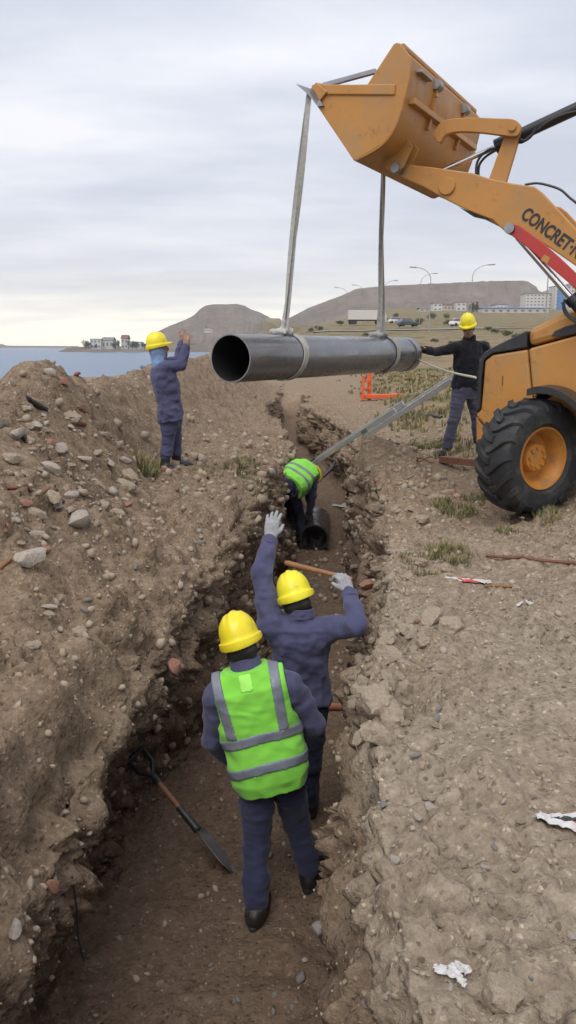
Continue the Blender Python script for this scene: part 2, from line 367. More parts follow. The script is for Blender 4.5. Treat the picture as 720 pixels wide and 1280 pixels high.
zF = zL[:, -1:]*(1-tF)+zR[:, :1]*tF
def fan(o): return o*S[:, None]+.054*np.minimum(Yc, 200)[:, None]
zA = land_z(fan(oA), np.broadcast_to(Yc[:, None], oA.shape), oA); zE = land_z(fan(oE), np.broadcast_to(Yc[:, None], oE.shape), np.maximum(oE, -.25))
O = np.concatenate([oA, oL, oF, oR, oE], 1); Zg = np.concatenate([zA, zL, zF, zR, zE], 1)
Xg = fan(O); Yg = np.broadcast_to(Yc[:, None], Xg.shape)
G = np.stack([Xg, Yg, Zg], -1); nC = G.shape[1]
cA, cL, cF, cR = len(outL), len(outL)+nW, len(outL)+nW+nF-2, len(outL)+2*nW+nF-2
# direction of the relief: surface normals of the smooth sheet
du = np.gradient(G, axis=1); dv = np.gradient(G, axis=0); Nn = np.cross(du, dv); Nn /= np.linalg.norm(Nn, axis=-1, keepdims=True)+1e-9
ci = np.arange(nC)[None]*np.ones((nR, 1)); Pf = G.reshape(-1, 3)
near = (Yg < 40).reshape(-1) & (np.abs(O) < 30).reshape(-1)
Pn = Pf[near]; Yn = Pn[:, 1]; On = O.reshape(-1)[near]; Cn = ci.reshape(-1)[near]; Zn = Pn[:, 2]
wL = ((Cn >= cA) & (Cn < cL)); wF = (Cn >= cL) & (Cn < cF); wR = (Cn >= cF) & (Cn < cR); gL = Cn < cA; gR = Cn >= cR
rimdist = np.where(gL, rimL_o(Yn)-On, np.where(gR, On-rimR_o(Yn), 0))
lump = np.where(gR, 1-.48*sstep(.25, .9, rimdist), np.where(gL, 1-.35*sstep(.3, 1.2, rimdist), 1.))
a0 = np.select([wL, wR, wF, gL], [.075, .045, .025, .055], .035)
a1 = np.select([wL, wR, wF, gL], [.075, .075, .022, .06], .055)*np.where(gR | gL, lump, 1)
a2 = np.select([wL, wR, wF, gL], [.046, .046, .012, .038], .030)*np.where(gR | gL, lump, 1)
a3 = np.select([wL, wR, wF, gL], [.021, .021, .007, .019], .016)
warp = Pn + .06*np.stack([pn(Pn*3.1), pn(Pn*3.1+7), pn(Pn*3.1+19)], -1)
n0 = pn(Pn*1.25+3); n1 = np.abs(pn(warp*3.3)); n2 = np.abs(pn(warp*8.5+11)); n3 = pn(Pn*19+5)+.7*(np.abs(pn(Pn*30+9))*2.2-.6)+.5*pn(Pn*47)
patch = np.clip(pn(Pn*1.7+31)*1.6+.85, .40, 1.6)
def soften(a):
    """blend the relief strength across the lips of the trench"""
    full = np.zeros(nR*nC); full[near] = a; wgt = np.zeros(nR*nC); wgt[near] = 1; k = 23
    def box(q): c = np.cumsum(np.pad(q.reshape(nR, nC), ((0, 0), (k//2+1, k//2)), mode='edge'), 1); return ((c[:, k:]-c[:, :-k])/k).reshape(-1)
    return box(full)[near]/np.maximum(box(wgt)[near], 1e-6)
a0, a1, a2, a3 = [soften(np.broadcast_to(q, Yn.shape)) for q in (a0, a1, a2, a3)]
n4 = np.abs(pn(warp*19+23))
wallw = soften((wL | wR)*1.); fade = 1-sstep(16, 30, Yn)*.7
d = a0*n0 + a1*(n1*2.1-.45) + (a2*(n2*2.3-.5) + a3*n3 + a3*1.0*(n4*2.2-.5))*patch
# bedding steps and undercuts in the cut walls
d += wallw*.05*np.sin(Zn*9+3*pn(Pn*.9))
# hollow dug into the left wall
hol = np.exp(-(((Yn-6.9)/.55)**2+((Zn+.75)/.45)**2))*wL; d -= .26*hol
d *= fade
def bmp(x, y, r, h): return h*np.exp(-(((Pn[:, 0]-x)**2+(Yn-y)**2)/r**2))
top = gL | gR
extra = np.zeros(len(Pn))
for (qx, qy, zz, r, h) in ((470, 572, .2, .55, .27), (520, 566, .2, .5, .10), (505, 592, .2, .5, .15), (455, 640, .1, .4, .10), (600, 500, .2, 1.2, .05), (470, 715, .1, .3, .08), (440, 860, .0, .25, .05)):
    p = at_z(qx, qy, zz); extra += bmp(p[0], p[1], r, h)
for (qx, qy, zz, r, h) in ((8, 640, .6, .5, .18), (70, 700, .1, .5, .10), (150, 690, .0, .45, .07), (250, 640, -.02, .6, .09), (60, 560, .8, .4, .12)):
    p = at_z(qx, qy, zz); extra += bmp(p[0], p[1], r, h)
Pn2 = Pn + Nn.reshape(-1, 3)[near]*d[:, None]; Pn2[:, 2] += extra*top
Pf = Pf.copy(); Pf[near] = Pn2
mid = ~near & (Pf[:, 2] > -8)
Pf[mid, 2] += .25*pn(Pf[mid]*.045)+ .08*pn(Pf[mid]*.3)
G2 = Pf.reshape(nR, nC, 3)
ii = np.arange(nR*nC).reshape(nR, nC)
Fg = np.stack([ii[:-1, :-1], ii[:-1, 1:], ii[1:, 1:], ii[1:, :-1]], -1).reshape(-1, 4)
# ground cover: R grass, G damp browner subsoil with trench shade painted in by depth, B bleached gravelly crust
cov = np.zeros((nR*nC, 4), np.float32); cov[:, 3] = 1
X_, Y_ = Pf[:, 0], Pf[:, 1]; Oc = O.reshape(-1); Cc = ci.reshape(-1)
gn = pn(np.stack([X_*.35, Y_*.22, 0*X_], -1))+.6*pn(np.stack([X_*1.1, Y_*.7, 0*X_+5], -1))
cov[:, 0] = np.clip(sstep(9, 26, Y_)*sstep(.6, 2.2, Oc)*(.42+gn*.9), 0, 1)*(Cc >= cR)
cov[:, 0] += np.clip(.5*sstep(.9, 2.2, Oc)*sstep(5.5, 8, Y_)*(gn*1.5-.1), 0, .6)*(Cc >= cR)
cov[:, 0] = np.clip(np.maximum(cov[:, 0], sstep(60, 140, Y_)*sstep(-.1, .0, X_/np.maximum(Y_, 1))*(.75+.25*gn)), 0, 1)
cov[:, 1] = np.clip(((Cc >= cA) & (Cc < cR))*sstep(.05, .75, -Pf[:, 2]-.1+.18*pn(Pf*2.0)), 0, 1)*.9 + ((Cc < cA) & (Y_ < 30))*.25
cov[:, 2] = .9*np.clip((Cc >= cF)*sstep(-.35, -.05, Pf[:, 2])*(1-sstep(4.0, 8, Y_))*(.75+.5*pn(Pf*1.1)), 0, 1)
ms, t, b = nmat('dug_soil')
at = t.nodes.new('ShaderNodeAttribute'); at.attribute_name = 'cover'; sp = t.nodes.new('ShaderNodeSeparateColor'); t.links.new(at.outputs['Color'], sp.inputs[0])
tcs = t.nodes.new('ShaderNodeTexCoord').outputs['Object']
big = tnoise(t, 1.7, 8, tcs, .65); fine = tnoise(t, 16, 6, tcs, .62); vr = t.nodes.new('ShaderNodeTexVoronoi'); vr.inputs['Scale'].default_value = 52; vr.inputs['Randomness'].default_value = 1; wv_ = tnoise(t, 30, 3, tcs); wc = t.nodes.new('ShaderNodeVectorMath'); wc.operation = 'ADD'; t.links.new(tcs, wc.inputs[0]); wm_ = t.nodes.new('ShaderNodeVectorMath'); wm_.operation = 'SCALE'; wm_.inputs[3].default_value = .02; t.links.new(wv_, wm_.inputs[0]); t.links.new(wm_.outputs[0], wc.inputs[1]); t.links.new(wc.outputs[0], vr.inputs['Vector']); sc_ = t.nodes.new('ShaderNodeSeparateColor'); t.links.new(vr.outputs['Color'], sc_.inputs[0]); vcell = sc_.outputs[0]; vpm = t.nodes.new('ShaderNodeMath'); vpm.operation = 'MULTIPLY'; t.links.new(tramp(t, vr.outputs['Distance'], [(.0, 1.), (.62, 0.)]), vpm.inputs[0]); t.links.new(tramp(t, sc_.outputs[1], [(.60, 0.), (.75, 1.)]), vpm.inputs[1]); vf = vpm.outputs[0]
soil = tramp(t, big, [(.28, (.195, .138, .089)), (.5, (.265, .194, .130)), (.72, (.345, .263, .182))])
soil = tmix(t, .6, soil, tramp(t, fine, [(.3, (.125, .089, .060)), (.52, (.268, .200, .138)), (.75, (.42, .335, .242))]))
sub = tramp(t, big, [(.3, (.128, .083, .057)), (.7, (.200, .136, .095))])  # subsoil browns, darkened and reddened to paint in the trench walls' shade
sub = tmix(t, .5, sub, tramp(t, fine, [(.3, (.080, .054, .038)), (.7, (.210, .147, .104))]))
crust = tmix(t, .6, tramp(t, big, [(.3, (.262, .208, .152)), (.7, (.382, .315, .240))]), tramp(t, fine, [(.28, (.155, .121, .089)), (.5, (.312, .254, .193)), (.74, (.49, .41, .325))]))
grs = tramp(t, tnoise(t, .5, 8, tcs, .7), [(.36, (.075, .082, .035)), (.5, (.155, .130, .062)), (.64, (.285, .215, .115))])
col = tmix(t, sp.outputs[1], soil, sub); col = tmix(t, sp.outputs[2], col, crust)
spm = tramp(t, vf, [(.12, 0.), (.3, 1.)]); spk = tmix(t, spm, (1., 1., 1.), tramp(t, vcell, [(.0, .55), (.35, .85), (.7, 1.15), (.97, 1.75)])); spk = tmix(t, 1., spk, tramp(t, tnoise(t, 42, 5, tcs, .7), [(.3, .72), (.5, 1.), (.72, 1.22)]), 'MULTIPLY'); col = tmix(t, 1.0, col, spk, 'MULTIPLY')
gm = t.nodes.new('ShaderNodeMath'); gm.operation = 'MULTIPLY'; gm.use_clamp = True; t.links.new(sp.outputs[0], gm.inputs[0]); gm.inputs[1].default_value = 1.0
col = tmix(t, gm.outputs[0], col, grs)
t.links.new(col, b.inputs['Base Color']); b.inputs['Roughness'].default_value = .95; b.inputs['Specular IOR Level'].default_value = .15
hh = t.nodes.new('ShaderNodeMath'); hh.operation = 'ADD'; hm = t.nodes.new('ShaderNodeMath'); hm.operation = 'MULTIPLY_ADD'; t.links.new(vf, hm.inputs[0]); hm.inputs[1].default_value = .45; t.links.new(tnoise(t, 38, 6, tcs, .65), hm.inputs[2]); t.links.new(fine, hh.inputs[0]); t.links.new(hm.outputs[0], hh.inputs[1])
tbump(t, b, hh.outputs[0], .9, .022)
M['soil'] = ms
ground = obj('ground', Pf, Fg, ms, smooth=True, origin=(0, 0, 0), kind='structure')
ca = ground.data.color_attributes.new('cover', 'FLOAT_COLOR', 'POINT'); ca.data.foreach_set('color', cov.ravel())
# lookup tree over the near part
rmax = int(np.searchsorted(ROWS, 1200)); keep = Fg.reshape(nR-1, nC-1, 4)[:rmax, :, :].reshape(-1, 4)
BVH = BVHTree.FromPolygons(Pf.tolist(), keep.tolist())
def drop(x, y, top=30.):
    h = BVH.ray_cast(Vector((x, y, top)), Vector((0, 0, -1)))
    return (np.array(h[0]), np.array(h[1])) if h[0] is not None else (np.array([x, y, 0.]), UP)
def hit(px, py):
    dd = ray(px, py); h = BVH.ray_cast(Vector(CAM), Vector(dd).normalized())
    return (np.array(h[0]), np.array(h[1])) if h[0] is not None else (at_z(px, py, 0), UP)
# ------------------------------------------------------------------ sea
mw, t, b = nmat('sea_water'); b.inputs['Base Color'].default_value = (.05, .115, .215, 1); b.inputs['Roughness'].default_value = .28
mp = t.nodes.new('ShaderNodeMapping'); mp.inputs['Scale'].default_value = (.05, .16, 1); t.links.new(t.nodes.new('ShaderNodeTexCoord').outputs['Object'], mp.inputs[0])
tbump(t, b, tnoise(t, 3, 6, mp.outputs[0]), .6, 1.2)
obj('sea', [(-3400, -300, -4), (1500, -300, -4), (1500, 3600, -4), (-3400, 3600, -4)], [(0, 1, 2, 3)], mw, origin=(0, 0, -4), kind='structure')
# ------------------------------------------------------------------ hills
mh, t, b = nmat('steppe_hillside')
tcs = t.nodes.new('ShaderNodeTexCoord').outputs['Object']
hc = tramp(t, tnoise(t, .012, 9, tcs, .65), [(.32, (.115, .086, .068)), (.5, (.165, .130, .106)), (.68, (.225, .185, .155))])
hc = tmix(t, .45, hc, tramp(t, tnoise(t, .06, 6, tcs, .7), [(.35, (.075, .062, .045)), (.65, (.235, .19, .158))]))
t.links.new(hc, b.inputs['Base Color']); b.inputs['Roughness'].default_value = 1.; b.inputs['Specular IOR Level'].default_value = .05
def hill(prof, R, depth, name, zbase):
    xs = np.array([p[0] for p in prof]); ys = np.array([p[1] for p in prof])
    px = np.linspace(xs[0], xs[-1], 170); el = np.interp(px, xs, ys)
    H = 1.5+(433-el)/1000*R*1.0
    v = np.concatenate([np.linspace(0, 1, 34), np.linspace(1, 2, 10)[1:]])
    U, Vv = np.meshgrid(px, v); HH = np.broadcast_to(H[None], U.shape)
    slope = np.where(Vv < 1, np.interp(Vv, [0, .35, .8, .9, 1], [0, .18, .70, .96, 1.0]), np.interp(Vv, [1, 1.6, 2], [1, .97, .5]))
    Yy = R - depth*(1-Vv); Xx = (U-360)/1000*R*1.03 + 0*Vv
    Xx = Xx*(Yy/R)**.5
    gul = pn(np.stack([U.ravel()*.10, Vv.ravel()*1.3, 0*U.ravel()+R], -1)).reshape(U.shape)+.5*pn(np.stack([U.ravel()*.3, Vv.ravel()*3, 0*U.ravel()+R], -1)).reshape(U.shape)
    Zz = zbase + (HH-zbase)*np.clip(slope+.11*gul*np.sin(np.clip(Vv, 0, 1)*math.pi), 0, 1.02)
    Yy = Yy + gul*depth*.04
    P = np.stack([Xx, Yy, Zz], -1).reshape(-1, 3); n1_, n2_ = U.shape; ix = np.arange(n1_*n2_).reshape(n1_, n2_)
    F = np.stack([ix[:-1, :-1], ix[:-1, 1:], ix[1:, 1:], ix[1:, :-1]], -1).reshape(-1, 4)
    obj(name, P, F, mh, smooth=True, kind='structure')
hill([(196, 430), (205, 416), (222, 408), (240, 401), (250, 396), (257, 389), (263, 384.5), (270, 383.3), (300, 382.6), (309, 384.6), (316, 389), (328, 393), (345, 402), (370, 409), (400, 420)], 1700, 500, 'hill', -6)
hill([(330, 422), (345, 407), (362, 399), (385, 387), (420, 374), (440, 365), (475, 361.5), (520, 359.5), (570, 357.5), (600, 356), (634, 356), (642, 361), (650, 368), (680, 380), (700, 400)], 1500, 600, 'hill', 8)
hill([(600, 400), (640, 374), (665, 366.5), (690, 358), (720, 350), (760, 344), (830, 340), (900, 352), (1000, 380), (1100, 400)], 2300, 700, 'hill', 20)
hill([(-160, 432), (-60, 430), (0, 429.5), (14, 430), (20, 432), (60, 432.3), (105, 432.6)], 3100, 200, 'hill', -5)
hill([(96, 436), (98, 434.5), (110, 433.5), (140, 433), (175, 432.5), (200, 431), (240, 430), (275, 428)], 900, 120, 'headland', -5)

# ================================================================== implicit-surface toolkit for bodies and clothing
class Vol:
    def __init__(s, lo, hi, h):
        s.h = h; s.lo = np.array(lo, float)-3*h; n = np.ceil((np.array(hi, float)+3*h-s.lo)/h).astype(int)+1
        s.n = n; s.F = np.full(n, 9., np.float32)
        s.ax = [s.lo[i]+h*np.arange(n[i]) for i in range(3)]
    def sl(s, lo, hi):
        r = []
        for i in range(3):
            a = int(np.clip(math.floor((lo[i]-s.lo[i])/s.h), 0, s.n[i])); b_ = int(np.clip(math.ceil((hi[i]-s.lo[i])/s.h)+1, 0, s.n[i])); r.append(slice(a, max(a, b_)))
        return tuple(r)
    def pts(s, sl): return np.stack(np.meshgrid(s.ax[0][sl[0]], s.ax[1][sl[1]], s.ax[2][sl[2]], indexing='ij'), -1)
    def put(s, lo, hi, f, k=.02, op='u'):
        m = .06+k; sl = s.sl(np.array(lo)-m, np.array(hi)+m)
        if any(x.stop <= x.start for x in sl): return
        dd = f(s.pts(sl)).astype(np.float32); A = s.F[sl]
        if op == 'u':
            if k > 0:
                hh = np.clip(k-np.abs(A-dd), 0, None)/k; s.F[sl] = np.minimum(A, dd)-hh*hh*k*.25
            else: s.F[sl] = np.minimum(A, dd)
        else: s.F[sl] = np.maximum(A, -dd)
    def rc(s, a, b, ra, rb, k=.02, op='u'):
        a, b = np.asarray(a, float), np.asarray(b, float); R = max(ra, rb)
        def f(P):
            ba = b-a; pa = P-a; tt = np.clip((pa@ba)/(ba@ba+1e-9), 0, 1); return np.linalg.norm(pa-tt[..., None]*ba, axis=-1)-(ra+(rb-ra)*tt)
        s.put(np.minimum(a, b)-R, np.maximum(a, b)+R, f, k, op)
    def chain(s, pts, rs, k=.02):
        for i in range(len(pts)-1): s.rc(pts[i], pts[i+1], rs[i], rs[i+1], k)
    def ell(s, c, r, R=np.eye(3), k=.02, op='u'):
        c = np.asarray(c, float); r = np.asarray(r, float); e = np.abs(R)@r
        def f(P):
            q = (P-c)@R; k0 = np.linalg.norm(q/r, axis=-1); k1 = np.linalg.norm(q/(r*r), axis=-1)+1e-9; return k0*(k0-1)/k1
        s.put(c-e, c+e, f, k, op)
    def torso(s, o, R, zt, wt, dt, yt, k=.03, p=2.4, hem=None, op='u'):
        """stack of rounded sections along local z; R columns = right, forward, up"""
        L_ = zt[-1]; e = np.abs(R)@np.array([max(wt), max(dt)+.05, 0]); a = o+R[:, 2]*zt[0]; b = o+R[:, 2]*L_
        def f(P):
            q = (P-o)@R; z = q[..., 2]; W = np.interp(z, zt, wt); D = np.interp(z, zt, dt); Y = np.interp(z, zt, yt)
            if hem is not None: W = W*(1+hem[0]*np.sin(q[..., 0]*hem[1]+1)*np.clip((hem[2]-z)/.25, 0, 1)); D = D*(1+hem[0]*np.sin(q[..., 0]*hem[1])*np.clip((hem[2]-z)/.25, 0, 1))
            g = ((np.abs(q[..., 0])/W)**p+(np.abs(q[..., 1]-Y)/D)**p)**(1/p)
            return np.maximum((g-1)*np.minimum(W, D), np.maximum(zt[0]-z, z-L_))
        s.put(np.minimum(a, b)-e, np.maximum(a, b)+e, f, k, op)
    def wrinkle(s, amp, freq, seed=0, stretch=(1, 1, 1)):
        m = np.abs(s.F) < .035; idx = np.argwhere(m)
        P = (s.lo+idx*s.h)*np.array(stretch)
        s.F[m] += amp*(np.abs(pn(P*freq+seed))*2-.6+.5*pn(P*freq*2.3+seed))
    def net(s):
        F = s.F; ins = F < 0; nx, ny, nz = F.shape; c = (nx-1, ny-1, nz-1)
        cnt = np.zeros(c, np.uint8)
        for dx in (0, 1):
            for dy in (0, 1):
                for dz in (0, 1): cnt += ins[dx:nx-1+dx, dy:ny-1+dy, dz:nz-1+dz]
        act = (cnt > 0) & (cnt < 8); idx = np.argwhere(act); vid = np.full(c, -1, np.int64); vid[act] = np.arange(len(idx))
        acc = np.zeros((len(idx), 3)); num = np.zeros(len(idx)); i, j, k = idx.T
        for ax in range(3):
            o1, o2 = [(1, 2), (0, 2), (0, 1)][ax]
            for u in (0, 1):
                for v in (0, 1):
                    off = [0, 0, 0]; off[o1] = u; off[o2] = v; off2 = off[:]; off2[ax] = 1
                    a = F[i+off[0], j+off[1], k+off[2]]; b_ = F[i+off2[0], j+off2[1], k+off2[2]]; m = (a < 0) != (b_ < 0)
                    tt = np.where(m, a/np.where(m, a-b_, 1), 0); p = np.zeros((len(idx), 3)); p[:, o1] = u; p[:, o2] = v; p[:, ax] = tt
                    acc += p*m[:, None]; num += m
        V = s.lo+(idx+acc/np.maximum(num, 1)[:, None])*s.h; Fs = []
        for ax in range(3):
            o1, o2 = [(1, 2), (2, 0), (0, 1)][ax]
            a = [slice(1, -1)]*3; b_ = [slice(1, -1)]*3; a[ax] = slice(0, -1); b_[ax] = slice(1, None)
            A, B = ins[tuple(a)], ins[tuple(b_)]
            for val in (True, False):
                e = np.argwhere((A == val) & (B != val)); e = e+np.array([0 if q == ax else 1 for q in range(3)])
                def cell(d1, d2):
                    q = e.copy(); q[:, o1] += d1; q[:, o2] += d2; return vid[q[:, 0], q[:, 1], q[:, 2]]
                q4 = np.stack([cell(-1, -1), cell(0, -1), cell(0, 0), cell(-1, 0)], 1); Fs.append(q4 if val else q4[:, ::-1])
        return V, np.concatenate(Fs)
def nrm(v): v = np.asarray(v, float); return v/np.linalg.norm(v)
def frame(up_, right):
    u = nrm(up_); r = np.asarray(right, float); r = nrm(r-u*(r@u)); return np.column_stack([r, np.cross(u, r), u])

def hand(v, wr, d, palm, thumb, curl=.3, spread=.12, ex=0., k=.008, sc=1.0):
    """palm, four unequal bent fingers and an opposed thumb; d along the hand, palm = direction the palm faces"""
    d = nrm(d); palm = nrm(np.asarray(palm)-d*(np.asarray(palm)@d)); side = np.cross(d, palm)*(1 if np.dot(np.cross(d, palm), thumb) > 0 else -1)
    wr = np.asarray(wr, float); kn = []
    for q, x in enumerate((.032, .011, -.010, -.030)):
        kn.append(wr+sc*(d*(.088-.004*abs(q-1))+side*x)); v.rc(wr+side*x*.55*sc, kn[-1], .017*sc+ex, .013*sc+ex, .012)
    v.ell(wr+d*.048*sc, (.040*sc+ex, .052*sc+ex, .016*sc+ex), np.column_stack([side, d, palm]), .012)
    for q, ln in enumerate((.072, .082, .076, .060)):
        sd_ = side*(1.5-q)*spread; p = kn[q]; a = curl*.55
        for seg, fr in enumerate((.45, .31, .24)):
            dr = nrm(d*math.cos(a)+palm*math.sin(a)+sd_); p2 = p+dr*ln*fr*sc
            v.rc(p, p2, (.0098-.001*seg)*sc+ex, (.0090-.001*seg)*sc+ex, .003); p = p2; a += curl*.75
    p = wr+d*.025*sc+side*.026*sc; q = p+nrm(side*.75+d*.75+palm*.35)*.042*sc; r_ = q+nrm(side*.25+d*1.0+palm*(.35+curl*.4))*.034*sc
    v.rc(p, q, .015*sc+ex, .0115*sc+ex, .008); v.rc(q, r_, .011*sc+ex, .0088*sc+ex, .004)

def head(v, c, R, fat=0.):
    X, Yf, Z = R[:, 0], R[:, 1], R[:, 2]; c = np.asarray(c)
    v.ell(c+Z*.025-Yf*.008, (.076+fat, .096+fat, .098+fat), R, .02)
    v.ell(c-Z*.055+Yf*.022, (.058+fat, .070+fat, .072+fat), R, .03)
    v.ell(c-Z*.098+Yf*.062, (.026, .022, .02), R, .03)                        # chin
    v.rc(c+Yf*.088+Z*.012, c+Yf*.108-Z*.032, .010, .0155, .014)              # nose
    v.rc(c+Yf*.083+Z*.03-X*.035, c+Yf*.083+Z*.03+X*.035, .012, .012, .02)    # brow
    for s_ in (-1, 1):
        v.ell(c+Yf*.080+X*s_*.032+Z*.004, (.015, .012, .010), R, 0, 's')       # eye sockets
        v.ell(c+Yf*.074+X*s_*.032+Z*.004, (.013, .013, .011), R, .002)
        v.ell(c+X*s_*.078-Yf*.008-Z*.012, (.010, .020, .032), R, .008)         # ears
    v.rc(c+Yf*.092-Z*.062-X*.02, c+Yf*.092-Z*.062+X*.02, .009, .009, .008); v.rc(c+Yf*.098-Z*.0665-X*.016, c+Yf*.098-Z*.0665+X*.016, .003, .003, 0, 's')

NH = [0]
def helmet(c, R, parent, label=None):
    NH[0] += 1
    """safety helmet: shell with a raised centre ridge, rolled band round the back, peak in front"""
    n, m = 56, 13; V = []; F = []
    for i in range(m+1):
        e = (i/m)**.9*math.pi/2
        for j in range(n):
            a = 2*math.pi*j/n; x, y = math.sin(a), math.cos(a)
            r = math.sin(e)**.82; zz = .138*math.cos(e)**.9
            rg = .011*math.exp(-((x*r)/.16)**2)*math.cos(e*.75)+.006*(math.exp(-((abs(x*r)-.42)/.10)**2))*math.cos(e)
            V.append((x*r*(.106+rg*.1), y*r*.131-.004, zz+rg))
    base = len(V)
    for (ex, zz) in ((.004, -.004), (.013, -.008), (.016, -.030), (.012, -.040), (-.004, -.038), (-.010, .0)):
        for j in range(n):
            a = 2*math.pi*j/n; x, y = math.sin(a), math.cos(a); pk = max(0, y)**3
            back = max(0, -y)
            V.append((x*(.106+ex), y*(.131+ex)-.004+pk*(.045 if ex > 0 else .03), zz-(.012*back if zz < -.01 else 0)+pk*(.012 if zz < -.01 else 0)))
    k = m+1+6
    F = [(i*n+j, i*n+(j+1) % n, (i+1)*n+(j+1) % n, (i+1)*n+j) for i in range(k-1) for j in range(n)]
    V = np.array(V)*.95@R.T+np.asarray(c)
    o = obj('helmet', V, F, HM[NH[0] % 5], parent, smooth=True, **({'label': label} if label else {}))
    bm = bmesh.new(); bm.from_mesh(o.data); bmesh.ops.remove_doubles(bm, verts=bm.verts, dist=.0004); bmesh.ops.recalc_face_normals(bm, faces=bm.faces); bm.to_mesh(o.data); bm.free()
    o.data.set_sharp_from_angle(angle=rad(50))
    # inner headband
    b = MB(); b.lathe(np.asarray(c)-R[:, 2]*.045, R[:, 2], [(.083, 0), (.088, 0), (.088, .045), (.083, .045)], 28, closed=True); b.build('headband', M['helmetin'], parent, True)

def person(label, J, mats, h=.009, glove=None, vest=None, hood=False, shades=False, fat=1.0, group=None, hem=-.13, cap_label=None, seed=0, look=None, cuff=.07, tilt=0., handR=None, handL=None, tuck=False):
    """J: joints in world metres"""
    J = {k: np.asarray(v, float) for k, v in J.items()}
    feet = (J['ankL']+J['ankR'])/2
    # stand on the ground: lower or lift the figure as a whole
    dz = []
    for s_ in 'LR':
        g, _ = drop(J['ank'+s_][0], J['ank'+s_][1], J['ank'+s_][2]+.45); dz.append(g[2]+.075-J['ank'+s_][2])
    sh = float(np.mean(dz)); print('person', label[:30], 'shift', np.round(dz, 3))
    if True:
        for q, s_ in zip(dz, 'LR'):
            q = float(np.clip(q, -.22, .22))
            for kk, ff in (('ank', 1), ('toe', 1), ('kn', .5)): J[kk+s_] = J[kk+s_]+np.array([0, 0, q*ff])
    root = empty('person', (feet[0], feet[1], min(J['ankL'][2], J['ankR'][2])-.08), label, 'person', group)
    pel = J['pel']; neck = J['neck']; Lt = np.linalg.norm(neck-pel)
    R = frame(neck-pel, J['shR']-J['shL']); Rp = frame((pel-(J['knL']+J['knR'])/2)*.5+R[:, 2]*.5, J['hipR']-J['hipL'])
    zt = np.array([-.16, -.08, .0, .28, .55, .78, .93, 1.0])*Lt/1.0; zt = zt
    wt = np.array([.13, .165, .168, .150, .168, .172, .125, .06])*fat; dt = np.array([.09, .112, .115, .105, .115, .110, .085, .055])*fat
    yt = np.array([-.01, -.015, -.012, .0, .0, -.012, -.018, -.01])
    fw = nrm(look) if look is not None else R[:, 1]
    hz = nrm(nrm(J['head']-neck)*.75+UP*.25+R[:, 0]*tilt); fw = nrm(fw-hz*(fw@hz)); Rh = np.column_stack([np.cross(fw, hz), fw, hz])
    allp = np.array(list(J.values())); lo, hi = allp.min(0)-.26, allp.max(0)+.26
    vf = vest.get('fat', fat) if vest else fat; hd = {}
    for s_, ov in (('R', handR), ('L', handL)):
        d = nrm(J['wr'+s_]-J['el'+s_]); q = dict(d=d, palm=R[:, 0]*(-1 if s_ == 'R' else 1)+R[:, 1]*.2, thumb=R[:, 1], curl=.45, spread=.08)
        if ov: q.update(ov)
        hd[s_] = q
    # ---- body (one continuous skin)
    v = Vol(lo, hi, max(h, .008))
    v.torso(pel, R, zt, wt, dt, yt, .03); v.rc(neck-R[:, 2]*.05, J['head']-Rh[:, 2]*.05-Rh[:, 1]*.01, .060, .052, .03); head(v, J['head'], Rh)
    for s_ in 'LR':
        v.rc(neck-R[:, 2]*.09, J['sh'+s_], .060, .058, .04); v.chain([J['sh'+s_], J['el'+s_], J['wr'+s_]], [.052, .040, .028], .015)
        hand(v, J['wr'+s_], **hd[s_])
        v.chain([J['hip'+s_], J['kn'+s_], J['ank'+s_]], [.080, .056, .038], .03)
        t_ = J['toe'+s_]; v.rc(J['ank'+s_]-UP*.03, t_-UP*.045, .04, .030, .02)
    V, F = v.net(); obj('body', V, F, M['skin'], root, True)
    # ---- hair at the back of the head
    v = Vol(J['head']-.16, J['head']+.16, .008); v.ell(J['head']+Rh[:, 2]*.03-Rh[:, 1]*.012, (.077, .092, .098), Rh, 0)
    v.rc(J['head']-Rh[:, 2]*.03-Rh[:, 1]*.05-Rh[:, 0]*.03, J['head']-Rh[:, 2]*.03-Rh[:, 1]*.05+Rh[:, 0]*.03, .052, .052, .02)
    v.put(J['head']-.15, J['head']+.15, lambda P: .012-((P-J['head'])@Rh[:, 1]), 0, 's')
    V, F = v.net(); obj('hair', V, F, M['hair'], root, True)
    # ---- trousers
    legp = np.array([J[k] for k in ('pel', 'hipL', 'hipR', 'knL', 'knR', 'ankL', 'ankR')]); v = Vol(legp.min(0)-.24, legp.max(0)+.24, h)
    v.torso(pel, Rp, np.array([-.15, -.06, .0, .12, .15]), np.array([.13, .172, .176, .163, .15])*fat, np.array([.10, .128, .128, .115, .10])*fat, np.array([-.01, -.02, -.015, 0, 0]), .03)
    for s_ in 'LR':
        A = J['ank'+s_]; K = J['kn'+s_]; v.chain([J['hip'+s_], K*.5+J['hip'+s_]*.5, K, K*.45+A*.55, A+nrm(K-A)*cuff], [.100, .087, .071, .068, .068], .025)
    v.wrinkle(.009, 8, seed, (1, 1, .45)); v.wrinkle(.006, 9, seed+3, (.6, .6, 2.2)); V, F = v.net(); obj('trousers', V, F, mats['trousers'], root, True)
    # ---- shirt
    shp = np.array([J[k] for k in ('pel', 'neck', 'shL', 'shR', 'elL', 'elR', 'wrL', 'wrR')]); v = Vol(shp.min(0)-.24, shp.max(0)+.2, h)
    kz = zt > hem+.015; z2 = np.r_[hem, zt[kz]]; q0 = lambda A: np.r_[np.interp(hem, zt, A), A[kz]]; yt2 = q0(yt)
    w2 = q0(wt)+.022; d2 = q0(dt)+.022; w2[0] = max(w2[0], w2[1])+.006; d2[0] = max(d2[0], d2[1])+.006; w2[-1] = .075; d2[-1] = .07
    v.torso(pel, R, np.r_[z2, Lt+.055], np.r_[w2, .066], np.r_[d2, .066], np.r_[yt2, -.01], .02)
